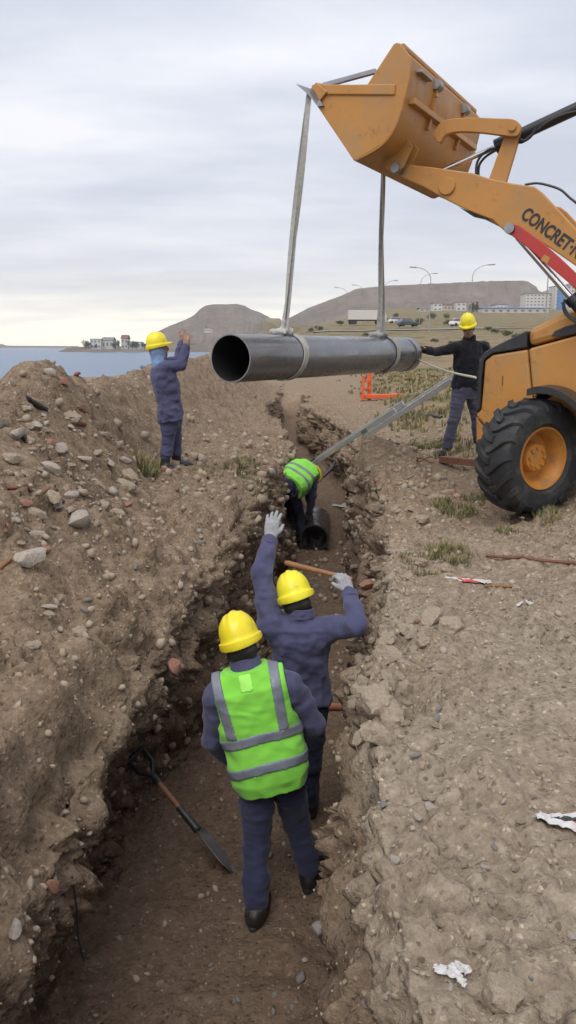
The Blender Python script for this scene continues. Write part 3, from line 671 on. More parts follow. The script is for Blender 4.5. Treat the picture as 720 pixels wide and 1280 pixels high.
    for s_ in 'LR':
        a, e, w_ = J['sh'+s_], J['el'+s_], J['wr'+s_]; v.rc(neck-R[:, 2]*.085, a, .080, .080, .045)
        v.chain([a, a*.5+e*.5, e, e*.45+w_*.55, w_-nrm(w_-e)*.012], [.074, .064, .056, .052, .044], .02)
    v.wrinkle(.010, 6, seed+5, (1, 1, 1.3)); v.wrinkle(.007, 12, seed+8, (1, .8, .7))
    v.rc(neck+R[:, 2]*.10, neck+R[:, 2]*.045, .064, .058, 0, 's')
    V, F = v.net(); so = obj('shirt', V, F, mats['shirt'], root, True)
    cb = MB(); cb.lathe(neck+R[:, 2]*.012-R[:, 1]*.006, R[:, 2]*.9+R[:, 1]*.15, [(.080, 0), (.086, .002), (.079, .050), (.072, .056), (.070, .045), (.074, 0)], 26); cb.build('collar', mats['shirt'], so, True)
    for s_ in 'LR': dd_ = nrm(J['wr'+s_]-J['el'+s_]); cb = MB(); cb.lathe(J['wr'+s_]-dd_*.055, dd_, [(.047, 0), (.0515, .004), (.0495, .048), (.040, .051)], 20); cb.build('cuff', mats['shirt'], so, True)
    # ---- boots
    for s_ in 'LR':
        A = J['ank'+s_]; T = J['toe'+s_]; f = nrm((T-A)*np.array([1, 1, 0])); sd_ = np.cross(f, UP); heel = A*np.array([1, 1, 0])+UP*(A[2]-.075)
        v = Vol(np.minimum(A, T)-np.array([.13, .13, .12]), np.maximum(A, T)+np.array([.13, .13, .2]), .008); Rf = np.column_stack([sd_, f, UP])
        v.rc(A+nrm(J['kn'+s_]-A)*.13, A-UP*.01, .058, .055, .02); v.rc(A-UP*.025-f*.02, A-UP*.035+f*.10, .050, .042, .03)
        v.ell(heel+f*.135+UP*.035, (.050, .065, .042), Rf, .03); v.ell(heel+UP*.03-f*.035, (.043, .045, .05), Rf, .02)
        v.put(heel-np.array([.25, .25, .2]), heel+np.array([.25, .25, .002]), lambda P: (P-heel)[..., 2], 0, 's'); V, F = v.net(); bt = obj('boot', V, F, M['boot'], root, True)
        sb = MB(); out_ = []
        for q in range(20):
            a = 2*math.pi*q/20; yy = math.cos(a); xx = math.sin(a); out_.append(heel+f*(.058+yy*.150)+sd_*xx*(.054 if yy > -.2 else .048))
        sb.prism([p-UP*.002 for p in out_], UP*.020); sb.build('sole', M['rubber'], bt)
    # ---- gloves
    if glove:
        for s_ in 'LR':
            W = J['wr'+s_]; v = Vol(W-.22, W+.22, .0052); v.rc(W-nrm(W-J['el'+s_])*.055, W, .037, .033, .01); hand(v, W, ex=.0022, **hd[s_])
            V, F = v.net(); obj('glove', V, F, glove, root, True)
    if hood:
        v = Vol(J['head']-.26, J['head']+.2, .009); v.ell(J['head']-Rh[:, 1]*.018-Rh[:, 2]*.02, (.092, .098, .10), Rh, .02); v.rc(J['head']-Rh[:, 2]*.07-Rh[:, 1]*.02, neck-R[:, 2]*.06-R[:, 1]*.03, .082, .098, .03)
        v.ell(J['head']+Rh[:, 1]*.095-Rh[:, 2]*.005, (.085, .09, .062), Rh, 0, 's'); v.wrinkle(.006, 16, 3); V, F = v.net(); obj('neck_cloth', V, F, M['scarf'], root, True)
    if shades:
        c = J['head']+Rh[:, 1]*.098+Rh[:, 2]*.006; b = MB()
        for s_ in (-1, 1): b.lathe(c+Rh[:, 0]*.032*s_-Rh[:, 1]*.006, Rh[:, 1], [(.001, .004), (.020, .003), (.024, 0), (.020, -.003)], 14)
        b.tube([c-Rh[:, 0]*.014, c+Rh[:, 0]*.014], .003, 6)
        for s_ in (-1, 1): b.tube([c+Rh[:, 0]*.055*s_-Rh[:, 1]*.006, c+Rh[:, 0]*.083*s_-Rh[:, 1]*.10], .003, 6)
        b.build('sunglasses', M['lens'], root, True)
    helmet(J['head']+Rh[:, 2]*.046-Rh[:, 1]*.004, Rh, root)
    # ---- hi-vis vest
    if vest:
        hv = vest.get('hem', -.19)
        zz = np.array([hv, -.08, .02, .18, .36, .48, .60]); zz = np.where(zz > .1, zz*Lt/.57, zz)
        ww = np.array([.205, .228, .232, .236, .236, .226, .12])*vf; dd = np.array([.158, .175, .178, .172, .172, .155, .10])*vf; yy = np.array([-.02, -.02, -.015, 0, 0, -.01, -.015])
        def vfield(hh_, g):
            v = Vol(np.minimum(pel, neck)-.36, np.maximum(pel, neck)+.36, hh_)
            v.torso(pel, R, zz, ww+g, dd+g, yy, 0, 2.6, hem=(.035, 17, .02))
            for s_ in 'LR': v.rc(neck-R[:, 2]*.075+(J['sh'+s_]-neck)*.15, neck-R[:, 2]*.02+(J['sh'+s_]-neck+R[:, 2]*.04)*.92, .098+g, .092+g, .04)
            v.wrinkle(.006, 8, seed+2); return v
        def cut(v):
            for s_ in 'LR':
                o_ = R[:, 0]*(1 if s_ == 'R' else -1); a = J['sh'+s_]
                v.put(a-.4, a+.4, lambda P: np.maximum(np.maximum(.200*fat+.10*np.clip(((a-R[:, 2]*.12-P)@R[:, 2])/.16, 0, 1)+.12*np.clip(((P-a)@R[:, 2]-.03)/.1, 0, 1)*0-((P-pel)@o_), (a-R[:, 2]*.26-P)@R[:, 2]), -1), 0, 's')
            v.rc(neck-R[:, 2]*.0, neck+R[:, 2]*.2, .072, .09, 0, 's')
        v = vfield(h*.8, 0); cut(v); V, F = v.net(); vo = obj('hi_vis_vest', V, F, M['hivis'], root, True)
        def strip(fn, name, mm, g=.006):
            v = vfield(.0065, g); q = None
            P = v.pts((slice(None),)*3); q = (P-pel)@R; inner = v.F.copy(); v.F = np.maximum(v.F, np.maximum(-(inner+.013), fn(q))); cut(v); V, F = v.net(); obj(name, V, F, mm, vo, True)
        for (z0, sl, cv) in vest['bands']: strip(lambda q: np.abs(q[..., 2]-(z0+sl*q[..., 0]+cv*q[..., 0]**2))-.026, 'reflective_band', M['refl'])
        for s_, x0, x1 in vest.get('braces', []):
            ztop, zb = .62*Lt/.57, vest['bands'][0][0]+.015
            strip(lambda q: np.maximum(np.abs(q[..., 0]-(x0+(x1-x0)*(q[..., 2]-zb)/(ztop-zb)))-.026, np.maximum(zb-q[..., 2], q[..., 2]-ztop)), 'reflective_brace', M['refl'], .0075)
        if vest.get('tag'):
            x0, z0 = vest['tag']; strip(lambda q: np.maximum(np.maximum(np.abs(q[..., 0]-x0)-.033, np.abs(q[..., 2]-z0)-.040), q[..., 1]), 'lime_patch', M['hivis2'], .005)
    return root, J, R

def pj(**k): return {a: at_y(*b) for a, b in k.items()}
cloth = dict(shirt=M['navy'], trousers=M['navy2'])
# worker in the vest, nearest
ja = pj(pel=(334, 946, 3.86), neck=(309, 838, 3.90), head=(303, 806, 3.94), shL=(274, 870, 3.86), shR=(360, 856, 3.88), elL=(266, 925, 3.92), wrL=(290, 948, 4.10),
        elR=(393, 905, 3.92), wrR=(374, 932, 4.10), hipL=(322, 955, 3.86), hipR=(352, 950, 3.88), knL=(321, 1053, 3.83), knR=(371, 1025, 4.00), ankL=(320, 1128, 3.72), ankR=(388, 1085, 4.02), toeL=(326, 1132, 3.58), toeR=(398, 1085, 4.16))
g, _ = drop(ja['ankL'][0], ja['ankL'][1], -.3)
ja['toeL'] = ja['ankL']+np.array([.03, .14, 0]); ja['toeR'] = ja['ankR']+np.array([.05, .14, 0])
person('person nearest the camera, in a green hi-vis vest, standing in the trench with back turned', ja, dict(shirt=M['navy'], trousers=M['navy2']), h=.0078, seed=1, fat=.93, tilt=-.16, cuff=.05,
       look=(.18, 1, -.25), vest=dict(hem=-.145, fat=.90, bands=[(.165, .02, -.6), (.015, .03, -.6)], braces=[('L', -.145, -.165), ('R', .125, .140)], tag=(-.012, .455)))
# worker reaching up
jb = pj(pel=(377, 874, 4.55), neck=(376, 773, 4.52), head=(371, 750, 4.56), shL=(339, 783, 4.50), shR=(413, 786, 4.49), elL=(327, 716, 4.60), wrL=(338, 672, 4.74),
        elR=(446, 782, 4.32), wrR=(436, 740, 4.52), hipL=(363, 884, 4.55), hipR=(389, 884, 4.57), knL=(366, 960, 4.58), knR=(387, 960, 4.62), ankL=(366, 1026, 4.55), ankR=(384, 1022, 4.66))
jb['toeL'] = jb['ankL']+np.array([-.02, .14, 0]); jb['toeR'] = jb['ankR']+np.array([.03, .14, 0])
_, JB, RB = person('person in blue work clothes and grey gloves reaching one hand up toward the hanging pipe', jb, dict(shirt=M['navy'], trousers=M['navy2']), h=.0078, tilt=-.14, glove=M['glove'], seed=21,
       look=(-.05, 1, .25), hem=.0, fat=.90, handL=dict(d=(.12, .25, 1), palm=(.25, 1, -.2), thumb=(1, 0, 0), curl=.35, spread=.10), handR=dict(d=(-.35, .35, .85), palm=(-.6, .8, -.2), thumb=(-.6, .2, .8), curl=1.05, spread=.02))
# bending worker
jc = pj(pel=(360, 608, 11.60), neck=(386, 587, 12.02), head=(392, 592, 12.28), shL=(378, 581, 12.04), shR=(391, 597, 11.84), elL=(385, 615, 12.2), wrL=(388, 636, 12.2),
        elR=(391, 620, 11.85), wrR=(386, 643, 11.95), hipL=(356, 612, 11.70), hipR=(366, 614, 11.58), knL=(366, 650, 11.82), knR=(375, 652, 11.74), ankL=(369, 684, 11.75), ankR=(379, 686, 11.62))
jc['toeL'] = jc['ankL']+np.array([.10, .10, 0]); jc['toeR'] = jc['ankR']+np.array([.10, .10, 0])
person('person in a green hi-vis vest bending over the black pipe lying in the trench', jc, dict(shirt=M['navy'], trousers=M['darknavy']), h=.011, seed=41, fat=1.12,
       look=(.6, .8, -.6), vest=dict(hem=-.03, bands=[(.16, 0, 0), (.30, 0, 0)], braces=[]))
# worker on the left bank
jd = pj(pel=(214, 518, 9.50), neck=(203, 454, 9.50), head=(198, 435, 9.49), shR=(207, 460, 9.36), shL=(202, 458, 9.68), elR=(226, 457, 9.44), wrR=(233, 433, 9.52),
        elL=(223, 450, 9.86), wrL=(228, 427, 9.92), hipR=(212, 522, 9.42), hipL=(215, 521, 9.60), knR=(210, 556, 9.43), knL=(219, 554, 9.62), ankR=(206, 590, 9.40), ankL=(221, 588, 9.66))
jd['toeR'] = jd['ankR']+np.array([.10, -.09, 0]); jd['toeL'] = jd['ankL']+np.array([.14, .04, 0])
person('person standing on the left bank by the sea with both bare hands raised', jd, dict(shirt=M['navy'], trousers=M['navy']), h=.0105, hood=True, seed=61, look=(1, .25, .12), hem=-.07, fat=1.12, cuff=.13,
       handR=dict(d=(.12, .0, 1), palm=(.6, 1, 0), thumb=(-1, .3, 0), curl=.12, spread=.22), handL=dict(d=(-.05, .0, 1), palm=(.7, 1, 0), thumb=(1, .3, 0), curl=.12, spread=.2))
# worker in black beside the machine
je = pj(pel=(582, 484, 10.80), neck=(587, 425, 10.78), head=(585, 409, 10.72), shR=(571, 434, 10.72), shL=(604, 434, 10.84), elR=(548, 440, 10.62), wrR=(530, 437, 10.42),
        elL=(611, 459, 10.86), wrL=(606, 482, 10.72), hipR=(575, 488, 10.78), hipL=(590, 488, 10.84), knR=(567, 519, 10.72), knL=(595, 520, 10.86), ankR=(558, 548, 10.76), ankL=(597, 552, 10.92))
je['toeR'] = je['ankR']+np.array([-.12, -.09, 0]); je['toeL'] = je['ankL']+np.array([.02, -.15, 0])
person('person in a black jersey, jeans and sunglasses steadying the far end of the pipe', je, dict(shirt=M['jacket'], trousers=M['jeans']), h=.0105, shades=True, seed=81, look=(-.35, -1, -.1), hem=-.01,
       handR=dict(d=(-.6, -.6, .3), palm=(-.5, -.7, -.3), thumb=(0, 0, 1), curl=.25, spread=.12))

# ================================================================== the big pipe, its slings, tag line
PA, PB = at_d(288, 448, 6.62), at_d(508, 443, 9.95); pd_ = nrm(PB-PA); PL = np.linalg.norm(PB-PA); PR = .200
def ring_frame(d): x = nrm(np.cross(d, UP)); return x, np.cross(x, d)
px3, pz3 = ring_frame(pd_)
t_ = empty('steel_pipe', PA-UP*PR, 'long dark grey pipe hanging level above the trench in two slings', 'pipe')
b = MB(); b.lathe(PA, pd_, [(PR-.012, .0), (PR-.001, 0), (PR, .003), (PR, PL-.003), (PR-.001, PL), (PR-.012, PL)], 72); b.build('pipe_wall', M['pipe'], t_, True)
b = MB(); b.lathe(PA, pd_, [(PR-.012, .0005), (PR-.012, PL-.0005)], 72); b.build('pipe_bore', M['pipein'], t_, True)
b = MB(); b.lathe(PB-pd_*.16, pd_, [(PR+.001, 0), (PR+.006, .004), (PR+.006, .15), (PR+.001, .158)], 64); b.build('end_band', M['pipe'], t_, True)
S0 = PA@RV
tt1, tt2 = .238, .805
Q1, Q2 = PA+pd_*PL*tt1, PA+pd_*PL*tt2
SN = (PA+pd_*PL*.272)@RV-.05; SF = SN+2.08                                             # near and far side planes of the bucket
LIP1 = at_s(386, 116, SN+.03); LIP2 = LIP1+RV*1.72
def sling(topP, botP, label, toff):
    """flat webbing strap: choker round the pipe, two legs close together up to the bucket lip"""
    r = empty('lifting_sling', botP-UP*PR, label, 'strap', 'slings lifting the pipe')
    b = MB(); n = 40; wv = .047; rr = PR+.006
    V = []; F = []
    for i in range(n+1):
        a = 2*math.pi*i/n; slant = .06*math.cos(a); c = botP+pd_*slant+rr*(px3*math.sin(a)+pz3*math.cos(a)); nn = px3*math.sin(a)+pz3*math.cos(a)
        wl = wv*(1+.18*math.sin(a*2+1))
        for (ww, tt) in ((-wl, 0), (wl, 0), (wl, .008), (-wl, .008)): V.append(c+pd_*ww+nn*tt)
    for i in range(n):
        for q in range(4): F.append((i*4+q, i*4+(q+1) % 4, (i+1)*4+(q+1) % 4, (i+1)*4+q))
    b.add(V, F); b.build('choker_loop', M['sling'], r, True)
    for q in (-1, 1):
        b = MB(); n = 26; V = []; F = []
        p0 = botP-pd_*.05+pz3*(rr+.03)+px3*.02*q; p1 = topP+RV*.012*q+HV*.012*q
        for i in range(n+1):
            u = i/n; c = p0*(1-u)+p1*u+HV*.018*q*math.sin(u*math.pi); a = u*2.2*q+.9+toff
            dx = RV*math.cos(a)+HV*math.sin(a); dn = RV*-math.sin(a)+HV*math.cos(a); wv2 = .020+.020*(1-u)
            for (ww, tt) in ((-wv2, -.004), (wv2, -.004), (wv2, .004), (-wv2, .004)): V.append(c+dx*ww+dn*tt)
        for i in range(n):
            for k in range(4): F.append((i*4+k, i*4+(k+1) % 4, (i+1)*4+(k+1) % 4, (i+1)*4+k))
        F += [(0, 1, 2, 3), tuple(n*4+k for k in (3, 2, 1, 0))]
        b.add(V, F); b.build('sling_leg', M['sling2'], r, True)
    v = Vol(botP+UP*PR-.16, botP+UP*PR+.2, .009); c = botP-pd_*.04+pz3*(PR+.03)
    v.rc(c-px3*.10-pd_*.05, c+px3*.04+pd_*.03, .026, .036, .02); v.rc(c, c+UP*.10, .032, .022, .03); v.rc(c-pd_*.10+px3*.06-UP*.01, c, .014, .026, .02)
    v.wrinkle(.008, 22, 4); V, F = v.net(); obj('choke_knot', V, F, M['sling2'], r, True)
sling(LIP1, Q1, 'pale webbing sling round the near part of the hanging pipe', 0.)
sling(LIP2, Q2, 'grey webbing sling round the far part of the hanging pipe', .6)
# ================================================================== loader
SC = (SN+SF)/2; SAN = SC-.62; SAF = SC+.62; SH = SC-.50
WC = at_s(681, 567, SC-.92)
gz, _ = drop(WC[0], WC[1])
mroot = empty('backhoe_loader', (WC[0]+.4, WC[1]+.7, gz[2]), 'yellow backhoe loader with raised bucket lifting the pipe', 'loader')
Y_ = M['yellow']
def P(px, py, s): return at_s(px, py, s)
def plate(pix, s, thick, name, mt=Y_, parent=mroot, bevel=.006, **k):
    """plate cut to an outline, its near face in the plane s"""
    b = MB(); b.prism([P(x, y, s) for x, y in pix], RV*thick); return b.build(name, mt, parent, bevel=bevel, **k)
# --- bucket
side = [(389, 107), (396, 103), (410, 106), (459, 105.5), (492, 55), (496, 53), (500, 54), (514, 71), (512, 95), (507, 117), (501, 140), (493, 161), (480, 179), (445, 200), (441, 199), (396, 132)]
pl1 = plate(side, SN, .022, 'bucket_side')
o2 = pl1.copy(); COL.objects.link(o2); o2.location = o2.location+Vector(RV*(SF-SN-.022)); o2.parent = mroot
shellp = [(388, 113), (441, 199), (445, 200), (480, 179), (493, 161), (501, 140), (507, 117), (512, 95), (514, 71), (499, 54.5)]
def strip_plate(pix, s0, s1, th, name, mt, parent, inside=(450, 130), smooth=True):
    pts = [P(x, y, s0) for x, y in pix]; c = P(*inside, s0); n = len(pts); inn = []
    for i, p in enumerate(pts):
        d = nrm(pts[min(i+1, n-1)]-pts[max(i-1, 0)]); q = np.cross(d, RV); q *= np.sign(q@(c-p)); inn.append(p+q*th)
    b = MB(); b.prism(pts+inn[::-1], RV*(s1-s0)); o = b.build(name, mt, parent, smooth=False)
    return o
def smoothcurve(pix, n=4):
    out_ = []
    for i in range(len(pix)-1):
        p0, p1, p2, p3 = [np.array(pix[max(0, min(len(pix)-1, i+k))], float) for k in (-1, 0, 1, 2)]
        for q in range(n):
            u = q/n; out_.append(tuple(.5*(2*p1+(p2-p0)*u+(2*p0-5*p1+4*p2-p3)*u*u+(3*p1-p0-3*p2+p3)*u**3)))
    return out_+[tuple(pix[-1])]
backc = [(441.5, 199.5)]+smoothcurve([(445, 200.5), (463, 191), (480, 179.5), (493, 161.5), (501, 140.5), (507, 117.5), (512, 95.5), (514.5, 72)], 3)+[(497, 53.5)]
def sp(pix, th, name, s0=SN+.003, s1=SF-.003, mt=Y_, parent=mroot):
    pts = [P(x, y, SN) for x, y in pix]; c = P(450, 130, SN); n = len(pts); inn = []
    for i, p in enumerate(pts):
        d = nrm(pts[min(i+1, n-1)]-pts[max(i-1, 0)]); q = np.cross(d, RV); q *= np.sign(q@(c-p)); inn.append(p+q*th)
    b = MB(); ax = RV*(s1-s0); o0 = RV*(s0-SN); V = []; F = []
    for i in range(n): V += [pts[i]+o0, inn[i]+o0, pts[i]+o0+ax, inn[i]+o0+ax]
    for i in range(n-1):
        a, e = 4*i, 4*i+4; F += [(a, e, e+2, a+2), (a+1, a+3, e+3, e+1), (a, a+1, e+1, e), (a+2, e+2, e+3, a+3)]
    F += [(0, 2, 3, 1), (4*n-4, 4*n-3, 4*n-1, 4*n-2)]
    b.add(V, F); return b.build(name, mt, parent, smooth=True)
sp([(387, 112), (414, 156), (442, 200.5)], .016, 'bucket_floor'); sp(backc, .014, 'bucket_back')
b = MB(); b.prism([P(x, y, SN-.03) for x, y in [(369.5, 104.5), (392, 112), (404, 132), (397, 133), (386, 119)]], RV*(SF-SN+.06)); b.build('cutting_edge', M['steel'], mroot)
plate([(385, 114), (395, 102.5), (409, 114), (395, 131)], SN-.030, .031, 'lip_corner_block')
plate([(403, 105.5), (494, 105), (493, 118.5), (406, 118)], SN-.016, .017, 'side_stiffener', bevel=.008)
b = MB(); b.bar(P(404, 107, SN+.35), P(470, 89, SN+.35), .04, .04, RV); b.build('mouth_bar', M['steel'], mroot, bevel=.004)
# top edge bar across the back, wear strips, pads on the back of the bucket
b = MB(); b.tube([P(503, 60, SN+.03), P(503, 60, SN)+RV*(SF-SN-.03)], .035, 12); b.build('top_edge_tube', Y_, mroot, True)
def along(px, py, ds): return P(px, py, SN)+RV*ds
for ds in (.62, 1.45):
    bb = MB()
    for (a, c_) in (((513, 75), (513, 97)), ((513, 97), (508, 118)), ((508, 118), (502, 141))):
        bb.bar(along(*a, ds), along(*c_, ds), .05, .05, RV)
    bb.build('back_rib', Y_, mroot, bevel=.006)
b = MB(); b.bar(along(514, 84, .12), along(514, 84, .40), .10, .02, UP); b.build('wear_pad', M['steel'], mroot, bevel=.004)
b = MB(); b.bar(along(509, 122, .10), along(509, 122, 1.95), .06, .05, UP); b.build('back_stiffener', Y_, mroot, bevel=.006)
for ds in (.62, 1.45):
    b = MB(); b.lathe(along(516, 80, ds), RV, [(.001, -.06), (.045, -.06), (.045, .06), (.001, .06)], 16); b.build('grab_hinge', M['steel'], mroot, True)
# hinge brackets of the bucket on both arms
def arm_set(sn):
    piv = P(496, 211, SAN-.06)+RV*(sn-SAN)
    b = MB()
    poly = [(475, 180), (497, 160), (520, 185), (508, 212), (497, 220), (487, 214)]
    for ds in (-.085, .065): b.prism([P(x, y, SAN)+RV*(sn-SAN+ds) for x, y in poly], RV*.02)
    b.build('hinge_bracket', Y_, mroot, bevel=.004)
    b = MB(); b.lathe(piv+RV*.06, RV, [(.001, -.115), (.040, -.115), (.043, -.10), (.043, .10), (.040, .115), (.001, .115)], 20); b.build('pivot_pin', M['steel'], mroot, True)
    arm = [(489, 212), (493, 204), (503, 204.5), (545, 209.5), (590, 216), (612, 223), (640, 229), (668, 233), (676, 239), (720, 286), (800, 372), (900, 478), (896, 510), (872, 508), (790, 402), (722, 334), (690, 312), (660, 292), (645, 285), (634, 292), (624, 283), (616, 275), (600, 269), (580, 261), (558, 250), (530, 234), (497, 219.5)]
    b = MB(); b.prism([P(x, y, SAN)+RV*(sn-SAN) for x, y in arm], RV*.11); b.build('loader_arm', Y_, mroot, bevel=.010)
    if sn == SAN: b = MB(); b.prism([P(x, y, SAN)+RV*(sn-SAN+.03) for x, y in [(572, 258), (584, 263), (612, 271), (608, 274), (590, 270)]], RV*.05); b.build('arm_underside_strip', M['black'], mroot)  # black strip along the near arm's underside
    b = MB(); b.lathe(P(559, 233, SAN)+RV*(sn-SAN), RV, [(.001, -.022), (.068, -.022), (.073, -.016), (.073, .01)], 28); b.build('arm_boss', Y_, mroot, True)
arm_set(SAN); arm_set(SAF-.11)
b = MB(); b.tube([P(572, 236, SAN)+RV*.1, P(572, 236, SAN)+RV*1.16], .075, 18); b.build('cross_tube', Y_, mroot, True)
# self levelling linkage, tilt cylinder (central pair)
for ds in (.02,):
    lnk = [(540, 168), (547, 155), (560, 148), (590, 146), (620, 147), (640, 148), (648, 153), (650, 161), (645, 169), (632, 169), (600, 165), (572, 164), (556, 168), (548, 178)]
    b = MB(); b.prism([P(x, y, SAN)+RV*ds for x, y in smoothcurve(lnk+[lnk[0]], 3)[:-1]], RV*.06); b.build('tilt_link', Y_, mroot, bevel=.006)
    b = MB(); b.prism([P(x, y, SAN)+RV*(ds+.065) for x, y in [(629, 160), (637, 153), (647, 160), (645, 172), (629, 226), (607, 223), (624, 176)]], RV*.05); b.build('bell_crank', Y_, mroot, bevel=.006)
    b = MB(); b.lathe(P(640, 158.5, SAN)+RV*(ds-.012), RV, [(.001, -.01), (.03, -.01), (.033, .01), (.033, .15)], 18); b.build('link_pin', Y_, mroot, True)
g0, g1, g2, g3 = [P(x, y, SAN)+RV*.20 for x, y in ((545, 207), (612, 177), (655, 156), (770, 102))]
b = MB(); b.tube([g0, g1], .024, 14); b.build('tilt_rod', M['chrome'], mroot, True)
b = MB(); b.tube([g1, g1*.7+g2*.3, g1*.7+g2*.3, g2, g3], [.060, .060, .050, .050, .050], 18); b.build('tilt_cylinder', M['black'], mroot, True)
def hose(pix, s, r, name='hydraulic_hose', mt='hose'):
    pts = [P(x, y, s) for x, y in smoothcurve(pix, 6)]; b = MB(); b.tube(pts, r, 8); b.build(name, M[mt], mroot, True)
hose([(595, 222), (596, 205), (602, 194), (612, 187), (620, 185)], SAN+.13, .011); hose([(598, 222), (599, 207), (606, 197), (616, 190), (624, 186)], SAN+.16, .011)
hose([(640, 176), (652, 178), (660, 172), (668, 166), (680, 156), (700, 145), (722, 139), (760, 132)], SAN+.12, .011); hose([(646, 172), (655, 176), (664, 170), (670, 160)], SAN+.10, .012)
hose([(656, 231), (672, 229), (690, 233), (702, 238), (712, 247), (724, 257), (760, 292)], SAN+.02, .010, 'hydraulic_tube', 'black')
# lift cylinder with red safety strut
pin = P(638, 286, SAN)
b = MB(); b.lathe(pin, RV, [(.001, -.05), (.042, -.05), (.045, -.04), (.045, .10)], 20); b.build('cylinder_pin', M['steel'], mroot, True)
plate([(636, 279), (648, 281), (676, 301), (700, 322), (722, 343), (770, 392), (764, 404), (716, 358), (690, 336), (660, 310), (640, 295)], SAN-.02, .02, 'safety_strut', M['red'])
plate([(680, 318), (688, 322), (684, 330), (676, 325)], SAN-.024, .003, 'warning_sticker', M['yellow'], bevel=0)
c0, c1, c2 = [P(x, y, SAN)+RV*.05 for x, y in ((646, 295), (712, 371), (790, 462))]
b = MB(); b.tube([c0, c1], .030, 16); b.build('lift_rod', M['chrome'], mroot, True)
b = MB(); b.tube([c1, c1*.92+c2*.08, c1*.92+c2*.08, c2], [.062, .062, .052, .052], 18); b.build('lift_cylinder', M['black'], mroot, True)
c0, c1, c2 = [P(x, y, SAN)+RV*1.2 for x, y in ((646, 295), (712, 371), (790, 462))]
b = MB(); b.tube([c0, c1], .030, 16); b.build('lift_rod', M['chrome'], mroot, True)
b = MB(); b.tube([c1, c1*.92+c2*.08, c1*.92+c2*.08, c2], [.062, .062, .052, .052], 18); b.build('lift_cylinder', M['black'], mroot, True)
hose([(703, 378), (709, 392), (716, 398), (730, 400)], SAN+.0, .012); hose([(706, 374), (704, 384), (708, 394), (722, 404)], SAN-.02, .010)
# lettering on the arm
fc = bpy.data.curves.new('txt', 'FONT'); fc.body = 'CONCRET\u00b7N'; fc.size = .162; fc.offset = .0042; fc.extrude = .0015; fc.space_character = 1.02
to = bpy.data.objects.new('txt', fc); COL.objects.link(to); bpy.context.view_layer.update()
tm = bpy.data.meshes.new_from_object(to.evaluated_get(bpy.context.evaluated_depsgraph_get())); bpy.data.objects.remove(to)
ta, tb = P(651, 270, SAN), P(715, 317, SAN); tx = nrm(tb-ta); tz = -RV; ty = np.cross(tz, tx)
V = np.array([v.co[:] for v in tm.vertices]); wd = np.linalg.norm(tb-ta); kx = wd/(V[:, 0].max()*.91)
u = V[:, 0]*kx; V2 = ta+np.outer(u, tx)+np.outer(V[:, 1]*.88-.01, ty)-RV*.0035+np.outer(V[:, 2], tz)
obj('lettering', V2, [tuple(p.vertices) for p in tm.polygons], M['letter'], mroot); bpy.data.meshes.remove(tm)
# --- hood and front
def hoodprism(pix, s0, s1, name, mt=Y_, bevel=.02, parent=mroot):
    b = MB(); b.prism([P(x, y, SH)+RV*(s0) for x, y in pix], RV*(s1-s0)); return b.build(name, mt, parent, bevel=bevel)
HW = 1.0
hoodprism([(606, 451), (616, 443.5), (659.5, 436.5), (663.5, 481), (672, 540), (612, 540), (594.5, 519), (601, 512), (604, 480)], 0, HW, 'front_side_panel')
hoodprism([(660.5, 436), (722, 419), (900, 374), (900, 540), (673, 540), (664.5, 481)], .004, HW-.004, 'rear_side_panel')
hoodprism([(659.5, 412), (700, 392), (722, 387), (900, 350), (900, 371.5), (722, 416.5), (660, 433.5)], .02, HW-.02, 'hood', bevel=.05)
hoodprism([(689, 420), (693, 414), (706, 408), (722, 404), (722, 416), (700, 421)], .012, .03, 'vent_window', M['black'], bevel=.003)
hoodprism([(595.5, 516), (596.5, 496), (599, 452), (606, 440), (622, 431), (659, 413), (659, 435), (616, 442), (605, 450.5), (602, 480), (601, 511)], -.012, HW+.012, 'grille_surround', M['black'], bevel=.012)
hoodprism([(593.5, 521), (612, 541), (672, 541), (672, 562), (628, 566), (612, 578), (598, 575), (594, 560)], .03, HW-.03, 'front_frame', bevel=.02)
hoodprism([(640, 541), (900, 541), (900, 566), (650, 566)], .10, HW-.10, 'chassis', M['black'], bevel=.01)
hoodprism([(628, 470), (629, 470), (628.6, 482), (627.6, 482)], -.003, 0, 'hood_latch', M['black'], bevel=0)
# front grille slats (faces forward)
gf0, gf1 = P(599, 462, SH), P(596.5, 510, SH)
for q in range(7):
    c = gf0+(gf1-gf0)*(q+.5)/7+HV*.018; b = MB(); b.bar(c+RV*.06, c+RV*(HW-.06), .03, .012, UP); b.build('grille_slat', M['black'], mroot)
